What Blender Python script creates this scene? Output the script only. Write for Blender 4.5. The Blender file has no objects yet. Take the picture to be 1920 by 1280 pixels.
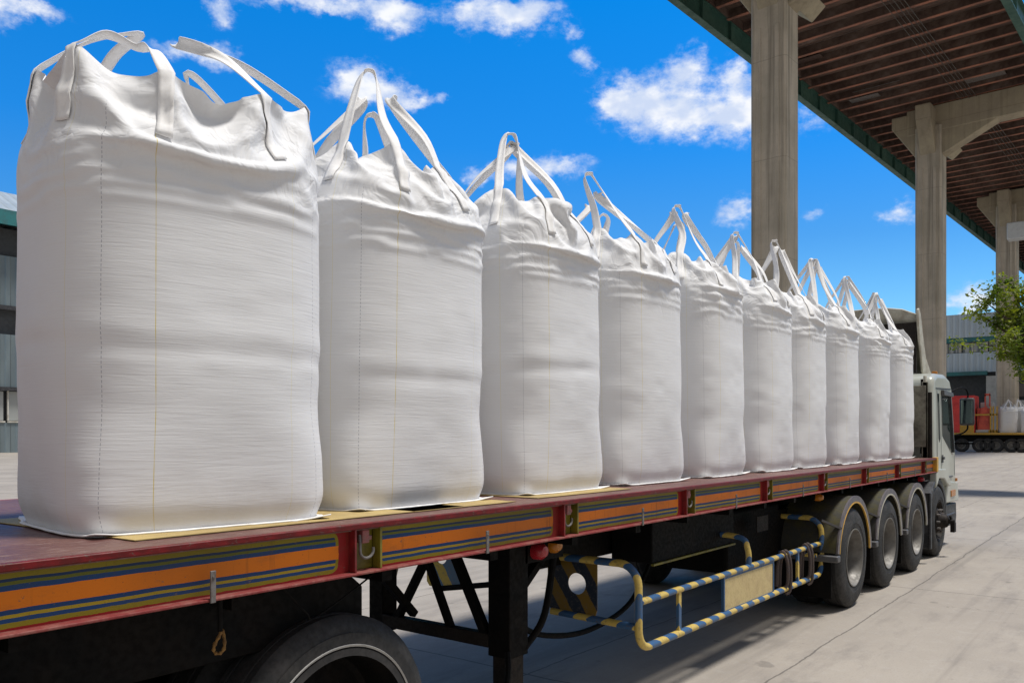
import bpy, bmesh, math, random
import numpy as np
from mathutils import Vector, Matrix
R = math.radians
S = bpy.context.scene
C = S.collection
random.seed(4)

# ------------------------------------------------------------------ camera
H = 1.8
cam = bpy.data.cameras.new('camera'); co = bpy.data.objects.new('camera', cam); C.objects.link(co)
cam.lens = 29.25; cam.sensor_width = 36; cam.shift_y = 172 / 1920
cam.clip_start = .05; cam.clip_end = 5000
co.location = (0, 0, H); co.rotation_euler = (R(90), 0, 0.65771 - math.pi / 2)
S.camera = co

# ------------------------------------------------------------------ node helper
class G:
    def __init__(s, nt): s.nt = nt
    def n(s, t, **k):
        nd = s.nt.nodes.new(t)
        for a, b in k.items(): setattr(nd, a, b)
        return nd
    def put(s, sock, v):
        if hasattr(v, 'is_linked') or isinstance(v, bpy.types.NodeSocket): s.nt.links.new(v, sock)
        elif v is not None: sock.default_value = v
    def m(s, op, a, b=None, c=None, clamp=False):
        nd = s.n('ShaderNodeMath', operation=op); nd.use_clamp = clamp
        s.put(nd.inputs[0], a); s.put(nd.inputs[1], b); s.put(nd.inputs[2], c)
        return nd.outputs[0]
    def mix(s, f, a, b, mode='MIX'):
        nd = s.n('ShaderNodeMix', data_type='RGBA', blend_type=mode)
        s.put(nd.inputs[0], f); s.put(nd.inputs[6], col(a)); s.put(nd.inputs[7], col(b))
        return nd.outputs[2]
    def noise(s, vec, scale, detail=3, rough=.55, dist=0, dim='3D'):
        nd = s.n('ShaderNodeTexNoise', noise_dimensions=dim)
        if vec is not None: s.nt.links.new(vec, nd.inputs['Vector'])
        nd.inputs['Scale'].default_value = scale; nd.inputs['Detail'].default_value = detail
        nd.inputs['Roughness'].default_value = rough; nd.inputs['Distortion'].default_value = dist
        return nd.outputs[0]
    def mapr(s, v, a, b, c=0., d=1., smooth=True):
        nd = s.n('ShaderNodeMapRange'); nd.interpolation_type = 'SMOOTHSTEP' if smooth else 'LINEAR'
        s.put(nd.inputs[0], v)
        for i, x in enumerate((a, b, c, d)): s.put(nd.inputs[i + 1], x)
        return nd.outputs[0]
    def scale(s, vec, xyz, loc=(0, 0, 0)):
        nd = s.n('ShaderNodeMapping'); s.nt.links.new(vec, nd.inputs[0])
        nd.inputs['Scale'].default_value = xyz; nd.inputs['Location'].default_value = loc
        return nd.outputs[0]
    def sep(s, vec):
        nd = s.n('ShaderNodeSeparateXYZ'); s.nt.links.new(vec, nd.inputs[0]); return nd.outputs
def col(c):
    if isinstance(c, (tuple, list)) and len(c) == 3: return (c[0], c[1], c[2], 1)
    return c
def const(v): return v

# ------------------------------------------------------------------ world: sky with clouds
SUN_EL, SUN_AZ = R(70), R(-52)          # azimuth measured from +X (truck forward)
sund = Vector((math.cos(SUN_EL) * math.cos(SUN_AZ), math.cos(SUN_EL) * math.sin(SUN_AZ), math.sin(SUN_EL)))
W = bpy.data.worlds.new('World'); S.world = W; W.use_nodes = True
nt = W.node_tree; nt.nodes.clear(); g = G(nt)
sky = g.n('ShaderNodeTexSky', sky_type='NISHITA'); sky.sun_disc = False
sky.sun_elevation = SUN_EL; sky.sun_rotation = math.atan2(sund.x, sund.y); sky.air_density = 1.0; sky.dust_density = .4; sky.ozone_density = 3.
tc = g.n('ShaderNodeTexCoord'); d = tc.outputs['Generated']
dx, dy, dz = g.sep(d)
az = g.m('ARCTAN2', dy, dx); el = g.m('ARCSINE', dz)
dvec = g.scale(d, (1, 1, 1.6))
warp = g.noise(dvec, 22, 5, .6); warp2 = g.noise(g.scale(d, (1, 1, 1.6), (5, 3, 1)), 22, 5, .6)
azw = g.m('ADD', az, g.m('MULTIPLY', g.m('SUBTRACT', warp, .5), .055))
elw = g.m('ADD', el, g.m('MULTIPLY', g.m('SUBTRACT', warp2, .5), .036))
CL = [(1.1882, 0.4155, 0.0334, 0.0083, 1), (1.2094, 0.3965, 0.0139, 0.0093, 0.6), (0.9967, 0.4456, 0.0143, 0.0098, 0.8), (0.8845, 0.4654, 0.073, 0.008, 1), (0.7978, 0.4587, 0.0264, 0.0122, 1), (1.0415, 0.4044, 0.0331, 0.006, 0.7), (1.0024, 0.4037, 0.0216, 0.0102, 0.9), (0.8384, 0.3955, 0.0279, 0.0161, 1), (0.8135, 0.3851, 0.0375, 0.0098, 0.9), (0.7694, 0.3784, 0.0177, 0.0055, 0.7), (0.7408, 0.3837, 0.0076, 0.0055, 0.7), (0.6673, 0.4621, 0.0449, 0.0164, 0.85), (0.6385, 0.4697, 0.0288, 0.0082, 0.8), (0.7153, 0.4691, 0.0192, 0.0071, 0.7), (0.5714, 0.4204, 0.0165, 0.0106, 0.8), (0.5873, 0.4482, 0.0089, 0.0062, 0.6), (0.5051, 0.3781, 0.0376, 0.0208, 1), (0.4431, 0.3578, 0.0612, 0.0198, 1), (0.4492, 0.4042, 0.0196, 0.0159, 1), (0.3917, 0.3928, 0.0179, 0.0106, 0.9), (0.3828, 0.3556, 0.0297, 0.0217, 0.95), (0.3917, 0.2512, 0.0215, 0.0139, 0.95), (0.6033, 0.308, 0.0307, 0.0105, 0.9), (0.6577, 0.3043, 0.0288, 0.0082, 0.8), (0.7025, 0.2965, 0.0128, 0.0082, 0.7), (0.22, 0.2364, 0.0179, 0.0121, 0.6), (0.3102, 0.2406, 0.0113, 0.008, 0.5), (0.3074, 0.3397, 0.0198, 0.0161, 0.4), (0.1465, 0.1454, 0.0219, 0.012, 0.8), (0.1588, 0.1354, 0.0148, 0.0077, 0.6), (0.5365, 0.3796, 0.0126, 0.011, 0.7)]
cover = None
for a0, e0, sa, se, w in CL:
    u = g.m('MULTIPLY', g.m('SUBTRACT', azw, a0), .85 / sa); v = g.m('MULTIPLY', g.m('SUBTRACT', elw, e0), .85 / se)
    q = g.m('ADD', g.m('MULTIPLY', u, u), g.m('MULTIPLY', v, v))
    k = g.m('MULTIPLY', g.m('EXPONENT', g.m('MULTIPLY', q, -1.)), w)
    cover = k if cover is None else g.m('ADD', cover, k)
fine = g.noise(dvec, 55, 6, .65)
dens = g.mapr(g.m('ADD', cover, g.m('MULTIPLY', g.m('SUBTRACT', fine, .5), 1.5)), .10, 1.25)
dens = g.m('MULTIPLY', dens, g.mapr(cover, .04, .3))
# added grey veil over unseen sky (behind the viewer and overhead), keeps fill light neutral
fw = g.m('ADD', g.m('MULTIPLY', dx, .6653), g.m('MULTIPLY', dy, .5144))
away = g.mapr(fw, .62, -.1); 
big = g.mapr(g.noise(g.scale(d, (1, 1, 2.)), 3.2, 6, .6), .28, .46)
dens2 = g.m('MULTIPLY', big, away)
skyc = g.mix(1., sky.outputs[0], (.24, .74, 1.55), 'MULTIPLY')
hz = g.mapr(el, .0, .42)
grad = g.n('ShaderNodeValToRGB'); nt.links.new(el, grad.inputs[0])
cr = grad.color_ramp; cr.elements[0].position = 0.; cr.elements[0].color = (4.6, 2.6, 1.25, 1)
cr.elements[1].position = .5; cr.elements[1].color = (.05, 1.5, 1.3, 1)
for p_, c_ in ((.12, (3.0, 1.8, 1.05)), (.22, (1.5, 1.4, 1.02)), (.33, (.45, 1.4, 1.2))):
    e_ = cr.elements.new(p_); e_.color = (*c_, 1)
skyc = g.mix(1., skyc, grad.outputs[0], 'MULTIPLY')
shade = g.noise(dvec, 30, 3, .5)
cloudc = g.mix(g.mapr(shade, .35, .65), (6.2, 7.2, 9.3), (9.6, 9.8, 10.2))
fin = g.mix(dens, skyc, cloudc)
fin = g.mix(dens2, fin, (3.7, 3.6, 3.5))
bg = g.n('ShaderNodeBackground'); nt.links.new(fin, bg.inputs[0]); bg.inputs[1].default_value = .1
wo = g.n('ShaderNodeOutputWorld'); nt.links.new(bg.outputs[0], wo.inputs[0])

sl = bpy.data.lights.new('sun', 'SUN'); so = bpy.data.objects.new('sun', sl); C.objects.link(so)
sl.energy = 4.1; sl.angle = R(12); sl.color = (1, .96, .90)
so.rotation_euler = sund.to_track_quat('Z', 'Y').to_euler()
S.view_settings.view_transform = 'Standard'; S.view_settings.look = 'None'; S.view_settings.gamma = 1
S.view_settings.exposure = 0.0

# ------------------------------------------------------------------ materials
def mat(name, rough=.6, metal=0., spec=.5):
    m = bpy.data.materials.new(name); m.use_nodes = True
    nt = m.node_tree; b = nt.nodes['Principled BSDF']
    b.inputs['Roughness'].default_value = rough; b.inputs['Metallic'].default_value = metal
    b.inputs['Specular IOR Level'].default_value = spec
    return m, G(nt), b
def objc(g):
    return g.n('ShaderNodeTexCoord').outputs['Object']
def bump(g, b, h, strength=.3, dist=.01):
    nd = g.n('ShaderNodeBump'); nd.inputs['Strength'].default_value = strength; nd.inputs['Distance'].default_value = dist
    g.put(nd.inputs['Height'], h); g.nt.links.new(nd.outputs[0], b.inputs['Normal']); return nd
def simple(name, c, rough=.6, metal=0., var=.25, scale=6., c2=None, bmp=.0, spec=.5, stretch=(1, 1, 1), thr=(.4, .65)):
    """paint or metal with irregular wear towards colour c2"""
    m, g, b = mat(name, rough, metal, spec)
    v = objc(g); n1 = g.noise(g.scale(v, stretch), scale, 6, .65); n2 = g.noise(v, scale * 7, 4, .6)
    c2 = c2 or tuple(x * (1 - var) for x in c)
    cc = g.mix(g.mapr(n1, *thr), c, c2)
    cc = g.mix(g.m('MULTIPLY', g.mapr(n2, .45, .75), .05 if name in ('cab_paint', 'strap_webbing') else .35), cc, tuple(x * .55 for x in c))
    g.put(b.inputs['Base Color'], cc)
    if name != 'cab_paint': g.put(b.inputs['Roughness'], g.mapr(n2, .3, .7, max(0.05, rough - .1), min(1, rough + .12)))
    if bmp: bump(g, b, n2, bmp, .004)
    return m
M = {}
BLUE = (.03, .09, .2)
M['headb'] = simple('weathered_headboard', (.17, .16, .125), .7, 0, .3, 5, (.07, .06, .045), .1)
M['darkconduit'] = simple('dull_conduit', (.10, .095, .085), .7)
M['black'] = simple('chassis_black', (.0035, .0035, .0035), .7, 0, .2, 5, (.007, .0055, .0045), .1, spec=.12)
M['darkbrown'] = simple('dirty_steel', (.022, .016, .012), .7, .0, .3, 7, (.010, .008, .007), .2, spec=.25)
M['rubber'] = simple('rubber', (.022, .022, .022), .72, 0, .2, 6, (.045, .042, .04), .15, spec=.35)
M['rim'] = simple('rim_steel', (.19, .18, .165), .58, .2, .3, 3, (.12, .11, .095), .08)
M['rimdisc'] = simple('rim_disc', (.075, .07, .062), .5, .3, .3, 4, (.05, .045, .04), .08)
M['red'] = simple('red_paint', (.24, .014, .016), .42, 0, .3, 9, (.12, .012, .012), .1)
M['flange'] = simple('worn_red_paint', (.20, .035, .034), .65, 0, .3, 14, (.24, .09, .075), .1, spec=.2)
M['olive'] = simple('olive_paint', (.20, .17, .015), .45, 0, .3, 9, (.10, .085, .01), .1)
M['galv'] = simple('grey_steel', (.16, .15, .145), .6, .1, .3, 20, (.10, .075, .06), .1)
M['pink'] = simple('faded_red_bracket', (.32, .09, .09), .6, 0, .3, 20, (.2, .1, .08), .1)
M['plate'] = simple('cream_plate', (.55, .43, .20), .5, 0, .12, 8, (.48, .36, .17), .05)
M['white'] = simple('cab_paint', (.47, .49, .44), .3, 0, .0, 1.2, (.40, .41, .36), .0)
M['cream'] = simple('weathered_cream', (.48, .46, .38), .6, 0, .3, 6, (.33, .30, .23), .1)
M['darktrim'] = simple('dark_plastic', (.022, .023, .027), .55, 0, .2, 8, (.06, .06, .065), .1)
M['greytrim'] = simple('grey_plastic', (.085, .085, .09), .5, 0, .2, 8, (.09, .085, .085), .1)
M['fender'] = simple('mudguard', (.055, .053, .047), .55, 0, .25, 5, (.085, .075, .03), .15, spec=.3)
M['fenderedge'] = simple('mudguard_edge', (.10, .09, .11), .5, 0, .25, 9, (.15, .13, .125), .1)
M['yellow'] = simple('yellow_paint', (.62, .34, .03), .5, 0, .25, 9, (.40, .25, .06), .1)
M['teal'] = simple('teal_trim', (.03, .19, .20), .5, 0, .2, 1., (.04, .14, .15), .0)
M['green'] = simple('green_beam', (.03, .095, .075), .55, 0, .3, .7, (.055, .13, .10), .1)
M['rust'] = simple('rusty_purlin', (.36, .15, .095), .8, 0, .3, 2.5, (.22, .11, .08), .2)
M['web'] = simple('dark_purlin', (.07, .04, .03), .8, 0, .3, 1.2, (.14, .10, .08), .2)
M['bark'] = simple('bark', (.11, .08, .05), .85, 0, .3, 9, (.06, .045, .03), .4)
M['redbox'] = simple('red_container', (.80, .06, .05), .5, 0, .2, .6, (.60, .04, .04))
M['orangered'] = simple('orange_red_paint', (.70, .12, .07), .5, 0, .2, 2, (.5, .07, .05))
M['strap'] = simple('strap_webbing', (.82, .81, .80), .8, 0, .04, 30, (.76, .75, .74), .12)
M['bead'] = simple('bright_bead', (.42, .41, .39), .45, 0, .2, 10)
M['blue'] = simple('blue_paint', BLUE, .5, 0, .2, 10)
M['hookrust'] = simple('rusty_shackle', (.28, .15, .04), .7, .3, .3, 40, (.12, .06, .02), .2)
M['ratchet'] = simple('ratchet_strap', (.09, .065, .055), .8, 0, .3, 30, (.07, .055, .06), .2)
M['lampred'] = simple('red_lens', (.40, .02, .03), .25, 0, .1, 10)
M['lampamber'] = simple('amber_lens', (.45, .16, .01), .25, 0, .1, 10)
M['whitebox'] = simple('white_housing', (.62, .66, .68), .4, 0, .1, 3)
M['whitepole'] = simple('white_pole', (.62, .60, .54), .5, 0, .2, 2, (.45, .42, .36))

m, g, b = mat('glass_dark', .06, 0, .9); b.inputs['Base Color'].default_value = (.02, .03, .028, 1)
M['glass'] = m
m, g, b = mat('mirror_glass', .04, 1.0); b.inputs['Base Color'].default_value = (.16, .21, .21, 1); M['mirror'] = m
m, g, b = mat('far_window', .15, 0, .7)
v = objc(g); x, y, z = g.sep(v)
st = g.noise(g.scale(v, (.0, 2.5, .0)), 1., 2)
g.put(b.inputs['Base Color'], g.mix(g.mapr(st, .4, .6), (.10, .12, .13), (.42, .44, .43))); M['fwin'] = m

# woven bag cloth
def bag_material(name, dirt_bounce):
    m, g, b = mat(name, .68, 0, .2)
    uv = g.n('ShaderNodeUVMap').outputs[0]; u, v, _ = g.sep(uv)       # u in turns 0..4 (one per side), v in metres
    oc = objc(g)
    base = g.mix(g.mapr(g.noise(oc, 2.2, 3), .3, .7), (.735, .737, .745), (.705, .707, .715))
    s = g.m('FRACT', g.m('ADD', u, .5))                                # 0 at a corner
    def line(p, w): return g.m('LESS_THAN', g.m('ABSOLUTE', g.m('SUBTRACT', s, p)), w)
    dash = g.m('LESS_THAN', g.m('FRACT', g.m('MULTIPLY', v, 60)), .62)
    up = g.mapr(v, 1.5, 1.56, 1, 0)
    c = g.mix(g.m('MULTIPLY', g.m('MULTIPLY', line(.985, .0016), dash), g.m('MULTIPLY', up, .5)), base, (.10, .11, .16))
    y1 = g.m('MULTIPLY', line(.19, .0016), g.mapr(g.noise(uv, 9, 2), .3, .6, .35, .85))
    c = g.mix(y1, c, (.62, .47, .05))
    c = g.mix(g.m('MULTIPLY', line(.83, .0014), .4), c, (.70, .60, .20))
    c = g.mix(g.m('MULTIPLY', line(.52, .001), .18), c, (.6, .6, .55))
    low = g.mapr(v, .0, .28, 1, 0)
    dn = g.mapr(g.noise(oc, 5, 5, .65), .42, .7)
    c = g.mix(g.m('MULTIPLY', g.m('MULTIPLY', low, dn), dirt_bounce * .5), c, (.50, .45, .38))  # patchy tan near the base: dirt plus deck bounce put into the colour
    # old marks of handling
    sm = g.mapr(g.noise(g.scale(oc, (3, 3, 1.2)), 2.5, 6, .7), .62, .75)
    c = g.mix(g.m('MULTIPLY', sm, .08), c, (.52, .50, .46))
    g.put(b.inputs['Base Color'], c)
    # fine horizontal crinkles of the tape weave + coarser creases near the top
    rnd_ = g.n('ShaderNodeObjectInfo').outputs['Random']
    va = g.n('ShaderNodeVectorMath', operation='ADD'); g.nt.links.new(uv, va.inputs[0]); g.put(va.inputs[1], g.m('MULTIPLY', rnd_, 37.)); uv = va.outputs[0]
    wv = g.scale(uv, (3.2, 62., 1))
    h1 = g.noise(wv, 1., 4, .6, .6)
    h2 = g.noise(g.scale(uv, (9, 160, 1)), 1., 2, .5)
    h3 = g.noise(g.scale(uv, (1.2, 9., 1)), 1., 4, .6, .8)
    cr1 = g.m('ABSOLUTE', g.m('SUBTRACT', g.noise(g.scale(uv, (3.2, 3.6, 1)), 1.5, 3, .5, .9), .5))
    topm = g.mapr(v, 1.12, 1.5)
    h = g.m('ADD', g.m('MULTIPLY', h1, .0030), g.m('MULTIPLY', h2, .0012))
    h = g.m('ADD', h, g.m('MULTIPLY', h3, .003))
    h = g.m('ADD', h, g.m('MULTIPLY', g.m('MULTIPLY', g.m('MINIMUM', cr1, .12), topm), .085))
    nd = bump(g, b, h, 1., 1.)
    nd.inputs['Strength'].default_value = .36
    b.inputs['Sheen Weight'].default_value = .0
    return m
M['bag'] = bag_material('woven_bag_cloth', .5)

# painted side rail panels (in the trailer's own coordinates: x along, z height)
P0, PITCH, PW = 2.384, 1.48, .145
m, g, b = mat('striped_rail_paint', .55, 0, .22)
oc = objc(g); x, y, z = g.sep(oc)
s = g.m('MULTIPLY', g.m('FRACT', g.m('DIVIDE', g.m('SUBTRACT', x, P0), PITCH)), PITCH)
zd = g.m('SUBTRACT', 1.44, z)
hx, hz_ = (1.275 - .012) / 2, (.188 - .030) / 2
qx = g.m('SUBTRACT', g.m('ABSOLUTE', g.m('SUBTRACT', s, .012 + hx)), hx - .035)
qz = g.m('SUBTRACT', g.m('ABSOLUTE', g.m('SUBTRACT', zd, .109)), hz_ - .035)
qx0, qz0 = g.m('MAXIMUM', qx, 0.), g.m('MAXIMUM', qz, 0.)
sd = g.m('SUBTRACT', g.m('ADD', g.m('SQRT', g.m('ADD', g.m('MULTIPLY', qx0, qx0), g.m('MULTIPLY', qz0, qz0))),
                         g.m('MINIMUM', g.m('MAXIMUM', qx, qz), 0.)), .035)
ramp = g.n('ShaderNodeValToRGB'); ramp.color_ramp.interpolation = 'CONSTANT'
zdw = g.m('ADD', zd, g.m('MULTIPLY', g.m('SUBTRACT', g.noise(oc, 9, 4), .5), .006)); g.put(ramp.inputs[0], g.m('MULTIPLY', zdw, 5.))
OL, BL, OR, YE, RD = (.25, .20, .014), (.012, .055, .17), (.80, .21, .010), (.42, .30, .02), (.26, .012, .014)
DBL = (.010, .035, .10); GRN = (.13, .14, .018)  # top blue stripe darker: shade of the lip put into its colour
stops = [(0, OL), (.048, DBL), (.057, GRN), (.067, BL), (.0827, OR), (.1357, BL), (.150, YE), (.160, BL), (.172, OL), (.19, OL)]
els = ramp.color_ramp.elements
for i, (p_, c_) in enumerate(stops):
    e_ = els[i] if i < 2 else els.new(p_ * 5)
    e_.position = p_ * 5; e_.color = (*c_, 1)
for i, (p_, c_) in enumerate(stops): els[i].position = p_ * 5; els[i].color = (*c_, 1)
nz = g.noise(g.scale(oc, (.5, 1, 1.2)), 30, 4)
sdw = g.m('ADD', sd, g.m('MULTIPLY', g.m('SUBTRACT', nz, .5), .010))
inner = g.m('LESS_THAN', sdw, -.014); outer = g.m('LESS_THAN', sdw, 0.)
orange = g.m('MULTIPLY', g.m('GREATER_THAN', zd, .0827), g.m('LESS_THAN', zd, .1357))
inner = g.m('MAXIMUM', inner, g.m('MULTIPLY', orange, outer))
c = g.mix(outer, RD, OL); c = g.mix(inner, c, ramp.outputs[0])
wear = g.noise(g.scale(oc, (1, 1, 3)), 5, 6, .7)
c = g.mix(g.m('MULTIPLY', g.mapr(wear, .5, .75), .28), c, (.09, .06, .04))
spk = g.noise(oc, 90, 4, .7)
c = g.mix(g.m('MULTIPLY', g.mapr(spk, .62, .72), .5), c, (.07, .05, .04))
run = g.noise(g.scale(oc, (22, 1, 1.2)), 1., 5, .65)
c = g.mix(g.m('MULTIPLY', g.mapr(run, .55, .72), .45), c, (.10, .045, .02))
big_ = g.noise(oc, 1.1, 2); c = g.mix(g.mapr(big_, .35, .65, 0, .35), c, (.05, .035, .02))
ch = g.noise(g.scale(oc, (1, 1, 1.6)), 24, 6, .75)
c = g.mix(g.m('MULTIPLY', g.mapr(ch, .64, .67), .8), c, (.13, .10, .085))
g.put(b.inputs['Base Color'], c); bump(g, b, g.m('ADD', spk, g.m('MULTIPLY', big_, 3.)), .2, .004); M['rail'] = m

# chipped red lip
m, g, b = mat('chipped_red_lip', .45)
oc = objc(g); n1 = g.noise(g.scale(oc, (1, 1, 3)), 16, 6, .7)
c = g.mix(g.mapr(n1, .35, .6), (.17, .008, .010), (.09, .008, .008)); b.inputs['Specular IOR Level'].default_value = .25
c = g.mix(g.mapr(g.noise(g.scale(oc, (1, 1, 2)), 30, 5, .75), .58, .64), c, (.10, .075, .06))
g.put(b.inputs['Base Color'], c); bump(g, b, n1, .3, .004); M['lip'] = m

# deck plate
m, g, b = mat('deck_plate', .42)
oc = objc(g); x, y, z = g.sep(oc)
n1 = g.noise(oc, 1.6, 6, .65); n2 = g.noise(g.scale(oc, (3, 9, 1)), 3.5, 5, .7); n3 = g.noise(oc, 40, 4, .7)
c = g.mix(g.mapr(n1, .35, .65), (.115, .045, .040), (.17, .085, .065))
c = g.mix(g.m('MULTIPLY', g.mapr(n2, .50, .72), .55), c, (.30, .22, .19))
c = g.mix(g.m('MULTIPLY', g.mapr(n3, .5, .75), .4), c, (.06, .035, .03))
sc_ = g.mapr(g.noise(g.scale(oc, (2, 40, 1)), 4, 3, .6), .66, .72)
c = g.mix(g.m('MULTIPLY', sc_, .35), c, (.35, .27, .23))
g.put(b.inputs['Base Color'], c); g.put(b.inputs['Roughness'], g.mapr(n2, .35, .7, .33, .62)); bump(g, b, n3, .25, .003); M['deck'] = m

m, g, b = mat('tan_sheet', .7)
oc = objc(g); n1 = g.noise(oc, 4, 6, .7)
g.put(b.inputs['Base Color'], g.mix(g.mapr(n1, .35, .65), (.46, .34, .13), (.33, .24, .10))); M['tan'] = m

# blue/yellow striped tube and warning plates
def stripes(name, c1, c2, period, diag):
    m, g, b = mat(name, .42)
    oc = objc(g); x, y, z = g.sep(oc)
    t = g.m('ADD', g.m('MULTIPLY', x, diag[0]), g.m('ADD', g.m('MULTIPLY', y, diag[1]), g.m('MULTIPLY', z, diag[2])))
    t = g.m('ADD', t, g.m('MULTIPLY', g.m('SUBTRACT', g.noise(oc, 14, 2), .5), period * .12))
    f = g.m('LESS_THAN', g.m('FRACT', g.m('DIVIDE', t, period)), .48)
    c = g.mix(f, c1, c2)
    w = g.noise(oc, 35, 5, .7)
    c = g.mix(g.m('MULTIPLY', g.mapr(w, .5, .68), .55), c, (.13, .10, .08))
    g.put(b.inputs['Base Color'], c); bump(g, b, w, .2, .003); return m
BLU, YEL = (.035, .10, .22), (.58, .42, .10)
M['stripe'] = stripes('striped_tube_paint', BLU, YEL, .232, (1, 1, .75))
M['warn'] = stripes('warning_plate_paint_shaded', (.006, .014, .03), (.17, .10, .008), .2, (0, .95, -.62))  # near plate: shade under the deck put into darker colours
M['warnfar'] = stripes('warning_plate_paint_lit', (.02, .13, .28), (.62, .45, .03), .2, (0, .95, -.62))  # lit copy of the same paint, daylight put into the colours

# concrete
def concrete(name, c1, c2, streak, rough=.85):
    m, g, b = mat(name, rough, 0, .3)
    oc = objc(g); x, y, z = g.sep(oc)
    n1 = g.noise(oc, .9, 6, .65); st = g.noise(g.scale(oc, (3.5, 3.5, .12)), 1.3, 5, .65); n3 = g.noise(oc, 26, 5, .7)
    c = g.mix(g.mapr(n1, .35, .68), c1, c2)
    c = g.mix(g.m('MULTIPLY', g.mapr(st, .48, .68), streak), c, tuple(k * .38 for k in c1))
    jz = g.m('LESS_THAN', g.m('ABSOLUTE', g.m('SUBTRACT', g.m('FRACT', g.m('DIVIDE', z, 2.4)), .5)), .004)
    c = g.mix(g.m('MULTIPLY', jz, .45), c, tuple(k * .4 for k in c1))
    c = g.mix(g.m('MULTIPLY', g.mapr(n3, .52, .72), .35), c, tuple(k * .55 for k in c1))
    g.put(b.inputs['Base Color'], c); bump(g, b, g.m('ADD', n3, g.m('MULTIPLY', st, .4)), .35, .012); return m
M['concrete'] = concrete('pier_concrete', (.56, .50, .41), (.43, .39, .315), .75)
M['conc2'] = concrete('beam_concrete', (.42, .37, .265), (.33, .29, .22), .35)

# ground slabs
m, g, b = mat('ground_concrete', .8, 0, .35)
oc = objc(g); x, y, z = g.sep(oc)
wn = g.m('MULTIPLY', g.m('SUBTRACT', g.noise(oc, 1.3, 4), .5), .10)
wn2 = g.m('MULTIPLY', g.m('SUBTRACT', g.noise(oc, 9, 4), .5), .018)
def joint(c_, p0, per, w):
    t = g.m('FRACT', g.m('DIVIDE', g.m('SUBTRACT', g.m('ADD', g.m('ADD', c_, wn), wn2), p0 - per / 2), per))
    return g.m('LESS_THAN', g.m('ABSOLUTE', g.m('SUBTRACT', t, .5)), w / per)
j = g.m('MAXIMUM', joint(y, 2.22, 4.2, .008), g.m('MAXIMUM', joint(y, 3.72, 8.4, .007), joint(x, 16., 5.5, .010)))
n1 = g.noise(oc, .35, 6, .6); n2 = g.noise(g.scale(oc, (.5, 1.6, 1)), 1.6, 6, .7); n3 = g.noise(oc, 60, 4, .75); n4 = g.noise(oc, 7, 6, .7)
c = g.mix(g.mapr(n1, .35, .65), (.375, .335, .285), (.31, .275, .235))
c = g.mix(g.m('MULTIPLY', g.mapr(n2, .48, .72), .5), c, (.185, .165, .15))
c = g.mix(g.m('MULTIPLY', g.mapr(n4, .5, .72), .30), c, (.43, .40, .36))
c = g.mix(g.m('MULTIPLY', g.mapr(n3, .5, .7), .30), c, (.15, .135, .125))
oil = g.mapr(g.noise(g.scale(oc, (.8, 1, 1), (3, 1, 0)), 1.1, 5, .6), .62, .74)
c = g.mix(g.m('MULTIPLY', oil, .38), c, (.10, .09, .085))
tm = g.noise(g.scale(oc, (.05, 2.2, 1), (0, 7, 0)), 1., 5, .6, .4); tm2 = g.noise(g.scale(oc, (.09, 3.5, 1), (4, 2, 0)), 1.3, 4, .6)
c = g.mix(g.m('MULTIPLY', g.mapr(tm, .52, .66), .28), c, (.15, .135, .12))
c = g.mix(g.m('MULTIPLY', g.mapr(tm2, .56, .68), .22), c, (.17, .15, .135))
spot = g.mapr(g.noise(oc, 2.6, 3, .5), .68, .73)
c = g.mix(g.m('MULTIPLY', spot, .4), c, (.09, .08, .072))
vo = g.n('ShaderNodeTexVoronoi', feature='DISTANCE_TO_EDGE'); vo.inputs['Scale'].default_value = .33
g.nt.links.new(g.scale(oc, (1, 1, 1)), vo.inputs['Vector'])
cx = g.m('ADD', vo.outputs[0], g.m('MULTIPLY', g.m('SUBTRACT', g.noise(oc, 3, 5, .7), .5), .16))
crack = g.m('MULTIPLY', g.m('LESS_THAN', g.m('ABSOLUTE', cx), .0022), g.mapr(n1, .5, .56))
c = g.mix(g.m('MULTIPLY', g.m('MAXIMUM', j, g.m('MULTIPLY', crack, .5)), .6), c, (.055, .048, .042))
g.put(b.inputs['Base Color'], c)
bump(g, b, g.m('ADD', g.m('MULTIPLY', n3, .5), g.m('SUBTRACT', n4, g.m('MULTIPLY', j, 1.5))), .4, .006); M['ground'] = m

def cladding(name, c1, c2, axis, pitch):
    m, g, b = mat(name, .5, .1)
    oc = objc(g); x, y, z = g.sep(oc); t = (x, y)[axis]
    f = g.m('FRACT', g.m('DIVIDE', t, pitch))
    rib = g.mapr(g.m('ABSOLUTE', g.m('SUBTRACT', f, .5)), .18, .32)
    n = g.noise(g.scale(oc, (1, 1, .2)), .8, 5, .6)
    c = g.mix(g.mapr(n, .35, .7), c1, c2); c = g.mix(g.m('MULTIPLY', rib, .35), c, tuple(k * .6 for k in c1))
    g.put(b.inputs['Base Color'], c); bump(g, b, rib, .8, .08); return m
M['cladL'] = cladding('grey_cladding', (.20, .25, .27), (.14, .18, .20), 0, .9)
M['cladRoof'] = cladding('pale_roof_cladding', (.40, .45, .47), (.32, .37, .40), 0, 1.1)
M['cladR'] = cladding('blue_grey_cladding', (.58, .68, .76), (.50, .60, .68), 1, .6)
M['dark'] = simple('dark_opening', (.06, .065, .07), .8, 0, .2, .5)
M['wallwhite'] = simple('white_render', (.50, .51, .50), .8, 0, .2, .5, (.38, .39, .38))
M['soffit'] = cladding('soffit_sheet', (.20, .13, .10), (.09, .065, .055), 0, .3)

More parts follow.
